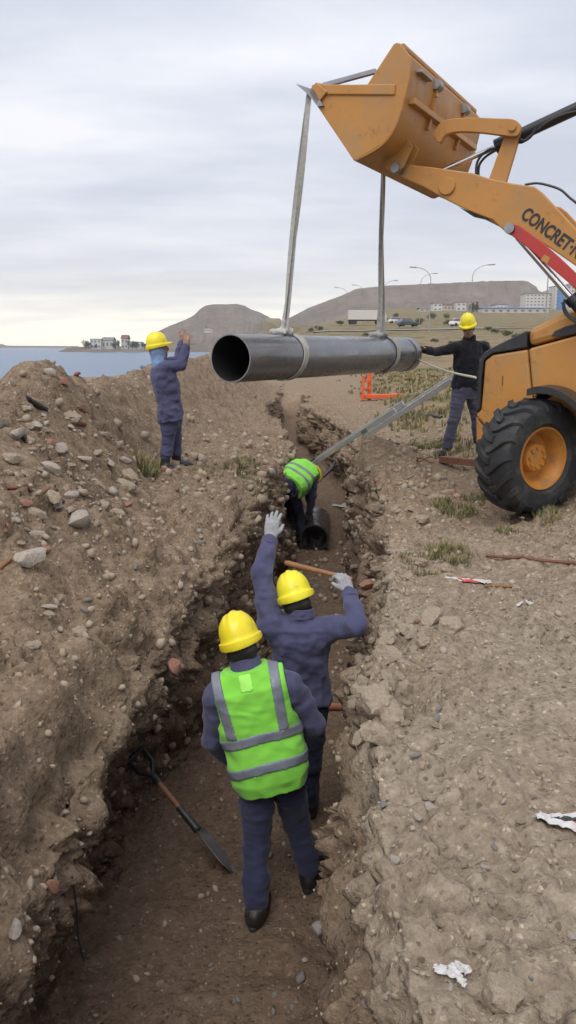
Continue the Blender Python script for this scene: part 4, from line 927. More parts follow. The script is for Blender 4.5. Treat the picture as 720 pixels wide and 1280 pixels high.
# --- front wheels, steered to the left
def wheel(c, ax, R_, W_, name='front_wheel'):
    r = obj(name, *(lambda b: (b.V, b.F))(MB().lathe(c, ax, [(.02, -W_*.30), (R_*.20, -W_*.30), (R_*.20, W_*.2), (.02, W_*.2)], 24)), M['yellow2'], mroot)
    a = nrm(ax); h = W_/2
    b = MB(); b.lathe(c, a, [(R_*.53, -h*.78), (R_*.60, -h*.97), (R_*.74, -h*1.0), (R_*.86, -h*.93), (R_*.925, -h*.72), (R_*.945, -h*.3), (R_*.95, 0), (R_*.945, h*.3), (R_*.925, h*.72), (R_*.86, h*.93), (R_*.74, h*1.0), (R_*.60, h*.97), (R_*.53, h*.78)], 72)
    x = nrm(np.cross(a, UP)); yv = np.cross(x, a)
    def at(phi, lat, rr): return c+a*lat+rr*(x*math.cos(phi)+yv*math.sin(phi))
    nl = 17
    for sd_ in (-1, 1):
        for k in range(nl):
            ph = 2*math.pi*(k+(.5 if sd_ > 0 else 0))/nl; V = []; F = []
            prof = [(-.10, .955, 0), (.15, .955, .02), (.45, .95, .11), (.72, .93, .21), (.90, .885, .275), (1.0, .80, .30)]
            for (lt, rb, dp) in prof:
                w0 = .072+.02*abs(lt)
                rt = min(rb+.058, 1.0) if lt < .8 else rb+.045
                for (dd_, rr) in ((-w0, rb-.02), (-w0*.72, rt), (w0*.72, rt), (w0, rb-.02)): V.append(at(ph+sd_*0+dp+dd_, sd_*lt*h*1.02, rr*R_))
            n = len(prof)
            for i in range(n-1):
                for q in range(3): F.append((4*i+q, 4*i+q+1, 4*i+q+5, 4*i+q+4))
            F += [(0, 1, 2, 3), (4*n-4, 4*n-1, 4*n-2, 4*n-3)]; b.add(V, F)
    b.build('tyre', M['rubber'], r, True)
    b = MB(); b.lathe(c, a, [(R_*.545, h*.80), (R_*.53, h*.86), (R_*.505, h*.84), (R_*.485, h*.62), (R_*.46, h*.55), (R_*.44, h*.2), (R_*.40, -h*.05), (R_*.26, -h*.12), (R_*.22, -h*.12)], 48)
    b.lathe(c, a, [(R_*.545, -h*.80), (R_*.50, -h*.84), (R_*.46, -h*.5), (R_*.42, -h*.2)], 48); b.build('rim', M['yellow2'], r, True)
    b = MB(); b.lathe(c, a, [(R_*.26, -h*.12), (R_*.245, h*.30), (R_*.225, h*.40), (R_*.10, h*.44), (.001, h*.44)], 32)
    for q in range(8): b.lathe(c+(x*math.cos(q*math.pi/4)+yv*math.sin(q*math.pi/4))*R_*.165+a*h*.42, a, [(.016, 0), (.016, .018), (.001, .018)], 6)
    b.build('hub', M['yellow2'], r, True); return r
# steering angle: axle of the near wheel seen about 40 degrees off the line of sight
los = nrm((WC-CAM)*np.array([1, 1, 0])); an = math.atan2(-los[1], -los[0]); aw = an+rad(47); AX = np.array([math.cos(aw), math.sin(aw), 0])
if abs((AX@HV)) > .95: pass
WC = WC-AX*.165; WR = .484*np.linalg.norm(WC-CAM)/np.linalg.norm(P(680, 567, SC-.92)-CAM); WC = np.array([WC[0], WC[1], max(gz[2], drop(WC[0], WC[1])[0][2])+WR-.015])
print('wheel', WC, 'proj R', WR, 'AX', AX, 'heading side', -RV, 'gz', gz)
wheel(WC, AX, WR, .38); wheel(WC+RV*1.84, AX, WR, .38)
b = MB(); b.tube([WC+RV*.18, WC+RV*1.66], .085, 14); b.box(WC+RV*.92, (.16, .16, .16)); b.build('front_axle', M['black'], mroot, True)
# fender over the near wheel
fp = [(658, 495), (668, 492), (682, 492.5), (698, 497), (712, 506), (728, 521), (745, 546)]
fs = smoothcurve(fp, 4)
b = MB(); V = []; F = []
for (x, y) in fs:
    p = P(x, y, SC-1.02); q = p+RV*.48; V += [p, q, q+UP*.05, p+UP*.055]
for i in range(len(fs)-1):
    for k in range(4): F.append((4*i+k, 4*i+(k+1) % 4, 4*i+4+(k+1) % 4, 4*i+4+k))
F += [(0, 1, 2, 3), (4*len(fs)-4, 4*len(fs)-1, 4*len(fs)-2, 4*len(fs)-3)]; b.add(V, F); b.build('front_fender', M['black'], mroot, True)
b = MB(); b.bar(P(676, 490, SC-.9), P(668, 505, SH-.01), .05, .04); b.bar(P(690, 491, SC-.9), P(668, 505, SH-.01), .04, .04); b.build('fender_bracket', M['black'], mroot)
# --- behind the frame edge: cab, rear wheels, so that the machine is whole from a step aside
RC = WC-HV*2.10+RV*.05
for ds in (0, 1.72):
    rcx = np.array([RC[0], RC[1], 0])+RV*ds; gg, _ = drop(rcx[0], rcx[1]); rcx[2] = gz[2]+.70; wheel(rcx, -RV if ds == 0 else RV, .72, .44, 'rear_wheel')
cb0 = np.array([WC[0], WC[1], gz[2]])-HV*1.45+RV*.92
fl_ = lambda u, s_, z: cb0-HV*u+RV*s_+UP*z
b = MB()
for u in (0, 1.4):
    for s_ in (-.62, .62): b.bar(fl_(u, s_, .9), fl_(u+.08*(1 if u == 0 else -1), s_*.92, 2.65), .09, .09, RV)
b.build('cab_frame', M['black'], mroot, bevel=.01)
b = MB(); b.bar(fl_(-.1, 0, 2.70), fl_(1.55, 0, 2.70), 1.4, .12); b.build('cab_roof', Y_, mroot, bevel=.03)
b = MB(); b.bar(fl_(-.05, 0, .78), fl_(1.5, 0, .78), 1.5, .3); b.build('cab_base', Y_, mroot, bevel=.03)
for s_ in (-.60, .60): b = MB(); b.bar(fl_(.1, s_, 1.75), fl_(1.32, s_, 1.75), .012, 1.55); b.build('cab_window', M['glass'], mroot)
b = MB(); b.bar(fl_(.03, -.5, 1.75), fl_(.03, .5, 1.75), .012, 1.5); b.build('windscreen', M['glass'], mroot)

# tag line from the far pipe end to the front of the machine
e1, e2 = PB+px3*-.0+pz3*-.05+pd_*.02+np.array([.12, 0, 0]), P(600, 472, SH)+HV*.04
b = MB(); pts = [e1*(1-u)+e2*u-UP*.03*math.sin(math.pi*u) for u in np.linspace(0, 1, 18)]; b.tube(pts, .011, 6); ro = b.build('tag_line', M['rope'], None, True, label='pale rope from the far pipe end to the front of the loader', cat='rope')
# ================================================================== pipe lying in the trench
TA = at_z(393, 676, -1.53+.215); TA = np.array([TA[0], TA[1], drop(TA[0], TA[1], -.5)[0][2]+.19])
td = nrm(np.array([.075, 1, .012])); t_ = empty('laid_pipe', TA-UP*.2, 'black pipe already laid on the trench floor beside the bending person', 'pipe')
b = MB(); b.lathe(TA, td, [(.188, 0), (.206, 0), (.208, .004), (.208, .22), (.198, .235), (.198, 1.25)], 48); b.build('pipe_wall', M['pipeblk'], t_, True)
b = MB(); b.lathe(TA, td, [(.188, .0005), (.186, 1.25)], 48); b.build('pipe_bore', M['pipein'], t_, True)
# ================================================================== ladder
L0 = at_y(386, 582, 13.0); g, _ = drop(L0[0], L0[1], .2); L0[2] = max(L0[2], g[2]); L1 = at_y(566, 464, 11.6)
ld = nrm(L1-L0); LL = np.linalg.norm(L1-L0); vr = nrm((L0+L1)/2-CAM); rd = vr-ld*(vr@ld); rd = nrm(rd); nrm_ = np.cross(ld, rd); rd = nrm(rd*math.cos(rad(4))+nrm_*math.sin(rad(4))); nrm_ = np.cross(ld, rd)
t_ = empty('ladder', L0, 'grey aluminium extension ladder leaning up out of the trench towards the loader', 'ladder')
def lsec(a0, a1, wd, off, nm):
    for s_ in (-1, 1):
        b = MB(); b.bar(L0+ld*a0+rd*wd*s_+nrm_*off, L0+ld*a1+rd*wd*s_+nrm_*off, .028, .075, nrm_); b.build('rail', M['alu'], t_, bevel=.004)
    n = int((a1-a0)/.28)
    for q in range(n):
        c = L0+ld*(a0+.14+q*.28)+nrm_*off; b = MB(); b.tube([c-rd*(wd+.012), c+rd*(wd+.012)], .016, 10); b.build('rung', M['alu'], t_, True)
lsec(0, LL*.66, .185, 0, 'a'); lsec(LL*.44, LL, .215, -.085, 'b')
for s_ in (-1, 1):
    b = MB(); b.box(L0+ld*.02+rd*.185*s_, (.03, .045, .05), np.column_stack([rd, nrm_, ld])); b.build('rubber_foot', M['rubber'], t_, bevel=.006)
    b = MB(); b.box(L0+ld*LL*.45+rd*.215*s_-nrm_*.045, (.012, .07, .05), np.column_stack([rd, nrm_, ld])); b.build('guide_bracket', M['steel'], t_, bevel=.003)
# ================================================================== shovel leaning on the left wall
hh, hn = hit(167, 944); bb_, bn = hit(290, 1092)
h0 = hh+hn*.02; b1 = bb_+UP*.01
print('shovel len', np.linalg.norm(h0-b1))
sd3 = nrm(b1-h0); sL = np.linalg.norm(b1-h0)
c1_ = h0+sd3*(sL-.36)
t_ = empty('shovel', b1, 'wooden shovel with black D grip leaning on the left trench wall behind the nearest person', 'shovel')
b = MB(); b.tube([h0+sd3*.12, c1_], .0165, 12); b.build('shaft', M['wood'], t_, True)
sx = nrm(np.cross(sd3, nrm(CAM-h0))); b = MB(); a0 = h0+sd3*.17; b.tube([a0+sd3*.07, a0, a0-sd3*.06+sx*.052, h0+sx*.056], [.022, .021, .014, .014], 10); b.tube([a0, a0-sd3*.06-sx*.052, h0-sx*.056], [.019, .014, .014], 10); b.tube([h0-sx*.064, h0+sx*.064], .016, 10); b.build('grip', M['black'], t_, True)
b = MB(); b.tube([c1_-sd3*.13, c1_+sd3*.05], [.021, .024], 12); b.build('collar', M['black'], t_, True)
sx = nrm(sx*math.cos(rad(74))+np.cross(sx, sd3)*math.sin(rad(74))); n_ = 9; m_2 = 13; V = []; F = []; nz_ = np.cross(sx, sd3); nz_ = nz_*np.sign(nz_@UP+1e-6)
for i in range(m_2):
    u = i/(m_2-1); hw = .085*(min(1, u*6+.35))*(1 if u < .62 else math.sqrt(max(0, 1-((u-.62)/.39)**2)))
    for j in range(n_):
        x = (j/(n_-1)-.5)*2; V.append(c1_+sd3*(.04+u*.32)+sx*x*hw+nz_*(.022*x*x*(1-u*.6)-.012*math.exp(-(x*4)**2)*(u-1)*-1))
k = len(V); V += [v-nz_*.004 for v in V]
for i in range(m_2-1):
    for j in range(n_-1): q = i*n_+j; F += [(q, q+1, q+n_+1, q+n_), (k+q, k+q+n_, k+q+n_+1, k+q+1)]
for i in range(m_2-1): F += [(i*n_, i*n_+n_, k+i*n_+n_, k+i*n_), (i*n_+n_-1, k+i*n_+n_-1, k+i*n_+2*n_-1, i*n_+2*n_-1)]
for j in range(n_-1): F += [(j, k+j, k+j+1, j+1), ((m_2-1)*n_+j, (m_2-1)*n_+j+1, k+(m_2-1)*n_+j+1, k+(m_2-1)*n_+j)]
b = MB(); b.add(V, F); b.build('blade', M['steel'], t_, True)
# ================================================================== wooden handle held by the reaching person
gr = JB['wrR']+nrm(np.array([-.35, .35, .85]))*.085+np.array([-.005, .035, 0]); he = at_y(356, 703, gr[1]+.10); dr = nrm(he-gr)
t_ = MB(); t_.tube([gr-dr*.06, gr, gr+dr*.25, he-dr*.02, he], [.014, .0145, .0155, .017, .012], 12); t_.build('tool_handle', M['wood'], None, True, label='short brown wooden handle in the right glove of the reaching person', cat='tool handle')
# orange clay pipe crossing the trench behind him
p0 = at_y(404, 884, 4.98); p1 = at_y(436, 884, 4.98); b = MB(); dv_ = nrm(p1-p0)
b.lathe(p0-dv_*.62, dv_, [(.022, 0), (.027, 0), (.027, 1.2), (.022, 1.2)], 24); b.build('clay_pipe', M['terracotta'], None, True, label='orange clay pipe crossing the trench low down behind the reaching person', cat='pipe')
# black hand tool behind the bending person
v0, v1 = at_y(388, 612, 12.05), at_y(418, 583, 12.35)
t_ = empty('digging_bar', v0, 'dark tool held out by the bending person', 'tool'); b = MB(); b.tube([v0, v0*.4+v1*.6], .014, 8); b.build('shaft', M['wood'], t_, True)
b = MB(); b.tube([v0*.5+v1*.5, v0*.12+v1*.88, v1, v1+np.array([.07, 0, .02])], [.018, .026, .035, .012], 8); b.tube([v0*.1+v1*.9, v1+np.array([.01, 0, .09])], [.025, .01], 8); b.build('head', M['black'], t_, True)
# orange barrier
c, _ = hit(478, 500); c = np.array([c[0], c[1], drop(c[0], c[1])[0][2]]); k = c[1]/1000.
t_ = empty('barrier_stand', c, 'orange plastic barrier stand on the right bank beyond the trench', 'barrier')
for x, hgt in ((-16, 38), (-25, 30)): b = MB(); b.bar(c+np.array([x*k, .1*(x+20)*.3, 0]), c+np.array([x*k, .1*(x+20)*.3, hgt*k]), .11 if x == -16 else .07, .12 if x == -16 else .06, np.array([0, 1., 0])); b.build('upright', M['orange'], t_, bevel=.01)
b = MB(); b.bar(c+np.array([-27*k, 0, .09]), c+np.array([25*k, 0, .12]), .16, .12); b.build('base_rail', M['orange'], t_, bevel=.015)
b = MB(); b.bar(c+np.array([-25*k, -.02, .3]), c+np.array([-15*k, -.02, .34]), .04, .05); b.bar(c+np.array([-25*k, -.02, .5]), c+np.array([-15*k, -.02, .56]), .04, .05); b.build('cross_bar', M['orange'], t_)

# ================================================================== stones, clods, bricks, litter
def rockmesh(name, mt, seed, sub=2, cuts=5, amp=.18, flat=(1, .8, .6), lump=0.):
    bm = bmesh.new(); bmesh.ops.create_icosphere(bm, subdivisions=sub, radius=1)
    V = np.array([v.co[:] for v in bm.verts]); r_ = np.random.default_rng(seed)
    V = V*(1+amp*pn(V*1.3+seed*7.1)[:, None]+amp*.5*pn(V*3.1+seed)[:, None]+lump*np.abs(pn(V*4.5+seed))[:, None])
    for _ in range(cuts):
        n = nrm(r_.normal(size=3)); h = .55+.3*r_.random(); q = V@n-h; V = np.where(q[:, None] > 0, V-n*q[:, None]*.92, V)
    V = V*np.array(flat)
    for v, c in zip(bm.verts, V): v.co = c
    me = bpy.data.meshes.new(name); bm.to_mesh(me); bm.free(); me.materials.append(mt)
    me.polygons.foreach_set('use_smooth', np.ones(len(me.polygons), bool))
    try: me.set_sharp_from_angle(angle=rad(34))
    except Exception: pass
    return me
RK = {k: [rockmesh(k+'_mesh', M[k], 10*i+j, 3 if k == 'clod' else 2, 1 if k == 'clod' else 11, .26, (1, .85, .75) if k == 'clod' else (1, .8, .6), lump=.42 if k == 'clod' else 0) for j in range(5)] for i, k in enumerate(('clod', 'pale', 'stone', 'brick'))}
def rot_to(n, yaw):
    q = Vector(n).to_track_quat('Z', 'Y') if abs(n[2]) < .999 else Vector((0, 0, 1)).to_track_quat('Z', 'Y')
    return (q.to_matrix() @ Matrix.Rotation(yaw, 3, 'Z'))
def rock(name, me, p, n, size, label, cat, group=None, sink=.35, yaw=None, sq=(1, 1, 1)):
    o = bpy.data.objects.new(name, me); COL.objects.link(o)
    o.matrix_world = Matrix.Translation(Vector(p+np.asarray(n)*size*(.6-sink))) @ rot_to(n, random.uniform(0, 6.28) if yaw is None else yaw).to_4x4() @ Matrix.Diagonal((size*sq[0], size*sq[1], size*sq[2], 1))
    return name_it(o, label, cat, group)
def prock(px, py, wpx, kind, name, label, cat, v=0, **k):
    p, n = hit(px, py); Z = (p-CAM)@np.array([0, cP, -sP]); n2 = nrm(n*.5+UP*.5)
    return rock(name, RK[kind][v % 5], p, n2, wpx/1000*Z/2, label, cat, **k)
prock(97, 655, 50, 'pale', 'stone', 'largest pale stone on the lower left spoil slope, split on top', 'stone', 0, yaw=.2, sq=(1, .7, .8))
prock(36, 700, 54, 'pale', 'rubble_block', 'flat pale rubble block at the left edge of the spoil slope', 'rubble', 1, yaw=.1, sq=(1, .7, .7))
prock(56, 690, 17, 'brick', 'brick_fragment', 'reddish brick fragment stuck on the flat pale rubble block', 'brick', 2, sink=.1)
prock(142, 617, 20, 'pale', 'round_stone', 'round pale cobble just left of a dark stone below the spoil heap', 'stone', 2)
prock(160, 611, 18, 'clod', 'dark_stone', 'dark brown stone right beside the round pale cobble', 'stone', 1)
prock(156, 577, 18, 'pale', 'white_stone', 'squarish whitish stone left of the raised-hands person\'s boots', 'stone', 3, sq=(1, .8, 1.1))
prock(170, 574, 12, 'pale', 'white_stone', 'small whitish stone touching the squarish whitish one', 'stone', 4)
prock(232, 577, 13, 'pale', 'brick_fragment', 'flat pale brick lying right behind the raised-hands person\'s boots', 'brick', 0)
prock(20, 545, 36, 'pale', 'rubble_block', 'long pale rubble block high on the left heap at the photo edge', 'rubble', 2, sq=(1, .6, .8))
prock(45, 535, 24, 'pale', 'rubble_block', 'pale rubble lump beside the long block high on the left heap', 'rubble', 3)
prock(72, 563, 36, 'pale', 'slab', 'thin pinkish slab lying half way up the left heap', 'slab', 4, sq=(1, .6, .35), yaw=.3)
prock(105, 575, 26, 'pale', 'slab', 'thin pale slab lower than the pinkish slab on the left heap', 'slab', 1, sq=(1, .5, .3), yaw=-.3)
prock(62, 468, 20, 'pale', 'stone', 'pale stone just under the peak of the left heap', 'stone', 0)
prock(78, 478, 18, 'brick', 'brick_fragment', 'red brick fragment just under the peak of the left heap', 'brick', 1)
prock(16, 480, 14, 'pale', 'stone', 'upright pale stone on the left heap crest near the photo edge', 'stone', 3, sq=(.6, .6, 1.6))
prock(88, 535, 14, 'pale', 'stone', 'narrow pale stone standing half way up the left heap', 'stone', 2, sq=(.6, 1.2, .8))
prock(128, 545, 22, 'clod', 'dark_slab', 'dark slab leaning on the right flank of the left heap', 'slab', 3, sq=(1.2, .5, .3), yaw=-.7)
prock(212, 835, 30, 'brick', 'red_stone', 'reddish stone sticking out of the left trench wall above the shovel', 'stone', 3, sink=.15)
prock(62, 1112, 26, 'brick', 'brick_fragment', 'orange brick wedge set in the near left trench wall', 'brick', 4, sink=.2, sq=(.8, .7, 1.4))
prock(16, 1166, 32, 'pale', 'pale_rubble', 'angular pinkish-white rubble in the lower left trench wall', 'rubble', 3, sink=.15, sq=(1, .8, 1.2))
prock(139, 993, 18, 'pale', 'white_stone', 'whitish oval stone stuck in the left wall below the shovel grip', 'stone', 2, sink=.2, sq=(.7, .7, 1.6))
prock(184, 1218, 9, 'pale', 'pebble', 'single pale pebble on the near trench floor', 'pebble', 1)
prock(469, 880, 42, 'clod', 'earth_clod', 'topmost of three big dry clods on the right trench edge', 'clod', 0, sink=.2)
prock(485, 902, 44, 'clod', 'earth_clod', 'middle of three big dry clods on the right trench edge', 'clod', 1, sink=.2)
prock(469, 923, 36, 'clod', 'earth_clod', 'lowest of three big dry clods on the right trench edge', 'clod', 2, sink=.2)
prock(562, 790, 34, 'clod', 'earth_clod', 'lone brown clod farthest right of the trench edge clods', 'clod', 3, sink=.25)
prock(540, 775, 28, 'clod', 'earth_clod', 'flat brown clod just left of the lone clod by the right edge', 'clod', 4, sink=.25, sq=(1.2, .8, .7))
prock(510, 795, 26, 'clod', 'earth_clod', 'upright clod on the right edge above the three big clods', 'clod', 2, sink=.2)
prock(505, 866, 26, 'clod', 'earth_clod', 'clod right behind the topmost of the three big clods', 'clod', 3, sink=.3)
prock(460, 735, 24, 'brick', 'brick_fragment', 'red brick piece in the right trench wall near the raised glove', 'brick', 0, sink=.2)
prock(520, 946, 17, 'stone', 'pebble', 'oval blue-grey pebble on the bare ground right of the three big clods', 'pebble', 0, sq=(1, .8, .7))
prock(480, 1008, 20, 'stone', 'pebble', 'flat blue-grey pebble half buried in the right bank', 'pebble', 1, sq=(1, .8, .5))
prock(538, 1010, 21, 'pale', 'stone', 'flat pale grey stone lying beside the half buried pebble', 'stone', 1, sq=(1, .9, .5))
prock(545, 900, 22, 'stone', 'pebble', 'long dark pebble on the bare ground above the oval pebble', 'pebble', 2, sq=(1.1, .6, .5))
prock(714, 1172, 18, 'pale', 'stone', 'pinkish stone at the right photo edge near the bottom', 'stone', 2)
prock(495, 1075, 18, 'pale', 'stone', 'pale stone embedded low on the near right bank', 'stone', 4, sq=(1, .8, .6))
prock(632, 1245, 60, 'clod', 'earth_clod', 'widest clod at the bottom of the right bank', 'clod', 0, sink=.42)
prock(690, 1262, 40, 'clod', 'earth_clod', 'brown clod at the bottom right photo corner', 'clod', 1, sink=.4)
prock(400, 1163, 26, 'stone', 'stone', 'larger grey stone on the trench floor under the right bank', 'stone', 3)
prock(381, 1201, 12, 'pale', 'stone', 'pale stone on the trench floor just below the larger grey one', 'stone', 1)
prock(376, 1222, 17, 'stone', 'stone', 'grey stone lowest in the row on the near trench floor', 'stone', 2)
# many alike: rubble on the heap, clods on the right rim, stones on the left bank
KIND = {'pale': 'small pale stone', 'clod': 'small brown clod', 'stone': 'small grey stone', 'brick': 'small red brick bit'}; PLUR = {'pale': 'small pale stones', 'clod': 'small brown clods', 'stone': 'small grey stones', 'brick': 'red brick bits'}
def scatter(n, reg, kinds, name, label, cat, group, smin, smax, sink=.47):
    k = 0; tries = 0
    while k < n and tries < n*40:
        tries += 1; px, py = reg(); p, nn = hit(px, py)
        if p[1] > 20: continue
        kd = random.choice(kinds); s_ = smin*(smax/smin)**(random.random()**1.7)
        q = (random.uniform(.8, 1.3), random.uniform(.6, 1), random.uniform(.45, .9))
        ad = KIND[kd]; rock(name, random.choice(RK[kd]), p, nrm(nn*.5+UP*.5), s_, label.replace('small', ad, 1), cat, group.replace('*', PLUR[kd]), sink, None, q); k += 1
def poly_reg(a, b, c, d):
    def f():
        u, v = random.random(), random.random(); t0 = np.array(a)*(1-u)+np.array(b)*u; t1 = np.array(d)*(1-u)+np.array(c)*u; return tuple(t0*(1-v)+t1*v)
    return f
scatter(85, poly_reg((0, 500), (120, 520), (210, 640), (0, 690)), ['pale', 'clod', 'clod', 'pale', 'clod', 'clod', 'pale', 'brick'], 'rubble_stone', 'small among the rubble on the left spoil heap', 'rubble', '* on the left spoil heap', .022, .085)
scatter(28, poly_reg((100, 640), (290, 600), (230, 740), (20, 820)), ['pale', 'clod', 'clod', 'stone'], 'bank_stone', 'small on the left bank between heap and trench', 'stone', '* on the left bank', .012, .045)
scatter(75, poly_reg((440, 700), (540, 680), (520, 900), (430, 940)), ['clod'], 'rim_clod', 'small on the right trench edge beside the three big clods', 'clod', '* on the right trench edge', .016, .068)
scatter(40, poly_reg((430, 590), (560, 560), (560, 690), (450, 720)), ['clod'], 'mound_clod', 'small on the heaped soil between trench and loader wheel', 'clod', '* on the heaped soil by the wheel', .02, .075)
scatter(40, poly_reg((410, 960), (520, 930), (720, 1280), (420, 1280)), ['clod', 'pale', 'clod', 'pale'], 'ground_stone', 'small in the crumbly near right bank', 'stone', '* in the near right bank', .008, .028)
scatter(45, poly_reg((540, 760), (720, 760), (720, 1240), (520, 950)), ['stone', 'pale', 'clod', 'pale', 'pale'], 'ground_pebble', 'small on the flat bare ground right of the trench', 'pebble', '* on the bare ground right of the trench', .008, .022)
scatter(25, poly_reg((240, 1080), (400, 1150), (400, 1280), (120, 1280)), ['clod', 'stone'], 'floor_stone', 'small on the near trench floor', 'stone', '* on the trench floor', .008, .025)
# gravel and crumbs too many to count
def crumbs(n, regf, smin, smax, mats, name):
    me = bmesh.new(); bmesh.ops.create_icosphere(me, subdivisions=1, radius=1); bv = np.array([v.co[:] for v in me.verts]); bf = np.array([[v.index for v in f.verts] for f in me.faces]); me.free()
    pts = regf(n); m = len(pts); Vs = []
    r_ = np.random.default_rng(len(name))
    sz = smin*(smax/smin)**(r_.random(m)**2.2)
    sz = sz*np.clip(pts[:, 1]/3.2, .65, 3.)
    A = r_.normal(size=(m, 3, 3)); Qm, _ = np.linalg.qr(A); sc = r_.uniform(.55, 1.15, (m, 1, 3))
    V = (bv[None]*sc*(1+.22*r_.normal(size=(m, len(bv), 1))))@Qm; V = V*sz[:, None, None]+pts[:, None]+np.array([0, 0, .25])*sz[:, None, None]
    F = bf[None]+(np.arange(m)*len(bv))[:, None, None]
    mi = np.repeat(r_.choice(len(mats), m, p=[q for _, q in mats]), len(bf))
    obj(name, V.reshape(-1, 3), F.reshape(-1, 3), [a for a, _ in mats], midx=mi, origin=(0, 0, 0), kind='stuff')
G3 = Pf.reshape(nR, nC, 3)
def reg_cols(c0, c1, y0, y1, pw=1.0):
    r0, r1 = np.searchsorted(ROWS, y0), np.searchsorted(ROWS, y1)
    def f(n):
        i = r0+(RNG.random(n)*(r1-r0)).astype(int); j = c0+((c1-c0-1)*RNG.random(n)**pw).astype(int); return G3[i, j]
    return f
nearR = cR+130; nearL = cA-125
crumbs(8500, reg_cols(cF+8, nearR, 1.2, 14, 1.0), .0022, .018, [(M['clod'], .84), (M['pale'], .11), (M['stone'], .035), (M['brick'], .015)], 'gravel')
crumbs(5600, reg_cols(nearL-20, cL-8, 1.4, 14), .004, .028, [(M['clod'], .95), (M['pale'], .02), (M['stone'], .015), (M['brick'], .015)], 'soil_crumbs')
crumbs(1000, reg_cols(cL-25, cF+20, 1.3, 12), .004, .022, [(M['clod'], .85), (M['stone'], .12), (M['pale'], .03)], 'trench_crumbs')
# litter
def film(px, py, bits, name, label, cat, mats):
    """crumpled film: bits of (polyline in metres, width, thickness, material), draped on the ground and creased"""
    p, n = hit(px, py); V0 = []; F0 = []; MI = []
    for bi, (line, wd_, mi) in enumerate(bits):
        n_, m2 = 16, 7; L_ = np.array(line, float); tt = np.linspace(0, len(L_)-1, n_); cx = np.interp(tt, range(len(L_)), L_[:, 0]); cy = np.interp(tt, range(len(L_)), L_[:, 1]); k0 = len(V0)
        for i in range(n_):
            u = i/(n_-1); w_ = wd_*(.35+.65*math.sin(math.pi*min(max(u, .04), .96))**.5)
            for j in range(m2):
                v_ = (j/(m2-1)-.5); x = p[0]+cx[i]+.012*float(pn(np.array([[u*6, v_*3, bi]]))[0]); yv = p[1]+cy[i]+v_*w_; g_ = drop(x, yv, p[2]+.5)[0][2]
                V0.append(np.array([x, yv, max(g_, p[2]-.02)+.006+.014*abs(float(pn(np.array([[u*9, v_*5+bi*3, px]]))[0]))+.022*math.cos(v_*math.pi)*(w_/.1)+.012*bi/len(bits)]))
        for i in range(n_-1):
            for j in range(m2-1): q = k0+i*m2+j; F0.append((q, q+1, q+m2+1, q+m2)); MI.append(mi)
    o = obj(name, V0, F0, mats, None, midx=MI, label=label, cat=cat); sm = o.modifiers.new('thickness', 'SOLIDIFY'); sm.thickness = .002; return o
film(590, 729, [([(-.17, .04), (-.08, .05), (.0, .03), (.12, .0)], .07, 0), ([(-.09, -.02), (-.02, -.02), (.03, -.03)], .05, 1), ([(.02, -.03), (.12, -.01)], .05, 0)], 'plastic_wrapper', 'white and red plastic wrapper on a stick in front of the loader wheel', 'wrapper', [M['plastic'], M['redfilm']])
film(703, 1032, [([(-.09, .0), (-.02, .035), (.12, .045)], .035, 0), ([(-.03, .012), (.03, .022), (.12, .018)], .03, 2), ([(-.09, -.005), (.0, -.025), (.12, -.04)], .045, 0), ([(.02, -.012), (.12, -.018)], .030, 1)], 'plastic_wrapper', 'white plastic wrapper with red and black print at the right photo edge', 'wrapper', [M['plastic'], M['redfilm'], M['letter']])
film(570, 1219, [([(-.05, .02), (.0, .015), (.04, .02)], .03, 0), ([(-.02, .01), (.0, -.015), (.015, -.035)], .035, 0)], 'paper_scrap', 'crumpled white paper scrap near the bottom of the right bank', 'paper', [M['plastic']])
film(430, 632, [([(-.20, .05), (-.05, .0), (.10, .06), (.20, .04)], .10, 0), ([(-.1, -.03), (.0, -.08), (.05, -.08)], .10, 0)], 'plastic_scrap', 'torn grey plastic sheet lying on the right trench wall beside the laid pipe', 'plastic sheet', [M['rag']])
film(654, 757, [([(-.05, .0), (.0, .02)], .03, 0), ([(.02, .03), (.07, .03)], .03, 0)], 'plastic_scrap', 'tiny white plastic scraps on the ground right of the stick', 'plastic scrap', [M['plastic']])
film(569, 620, [([(-.03, .04), (.0, .05), (.03, .03)], .08, 0), ([(-.02, -.04), (.04, -.04)], .05, 1)], 'food_wrapper', 'small orange and red wrapper in the grass left of the loader wheel', 'wrapper', [M['brick'], M['redfilm']])
def stick(p0, p1, r, mt, name, label, cat, lift=.01):
    a, _ = hit(*p0); c, _ = hit(*p1); n = 12; pts = []
    for i in range(n+1):
        q = a*(1-i/n)+c*i/n; g_, _ = drop(q[0], q[1], q[2]+.4); pts.append(np.array([q[0], q[1], max(g_[2], q[2]-.05)+lift]))
    pts = [pts[0]*(1-i/n)+pts[-1]*i/n+UP*max(0, (pts[i][2]-(pts[0]*(1-i/n)+pts[-1]*i/n)[2])*.8) for i in range(n+1)]
    b = MB(); b.tube(pts, r, 8); b.build(name, M[mt], None, True, label=label, cat=cat)
stick((606, 734), (640, 735), .009, 'wood', 'stick', 'thin brown stick under the white and red wrapper', 'stick')
stick((608, 696), (722, 706), .012, 'rust', 'iron_rod', 'long dark iron rod lying on the ground right of the grass tuft', 'rod')
stick((0, 536), (32, 552), .022, 'black', 'black_hose', 'black piece of hose lying on the left heap at the photo edge', 'hose')
stick((34, 500), (58, 514), .026, 'black', 'black_rag', 'black scrap lying below the peak of the left heap', 'scrap')
stick((90, 530), (106, 531), .024, 'rust', 'dark_stick', 'short dark stick half way up the left heap', 'stick')
stick((98, 512), (116, 524), .02, 'rust', 'dark_stick', 'dark stick above the short one on the left heap', 'stick')
stick((8, 612), (80, 628), .012, 'rust', 'wire_rod', 'thin dark rod lying across the lower left heap', 'rod')
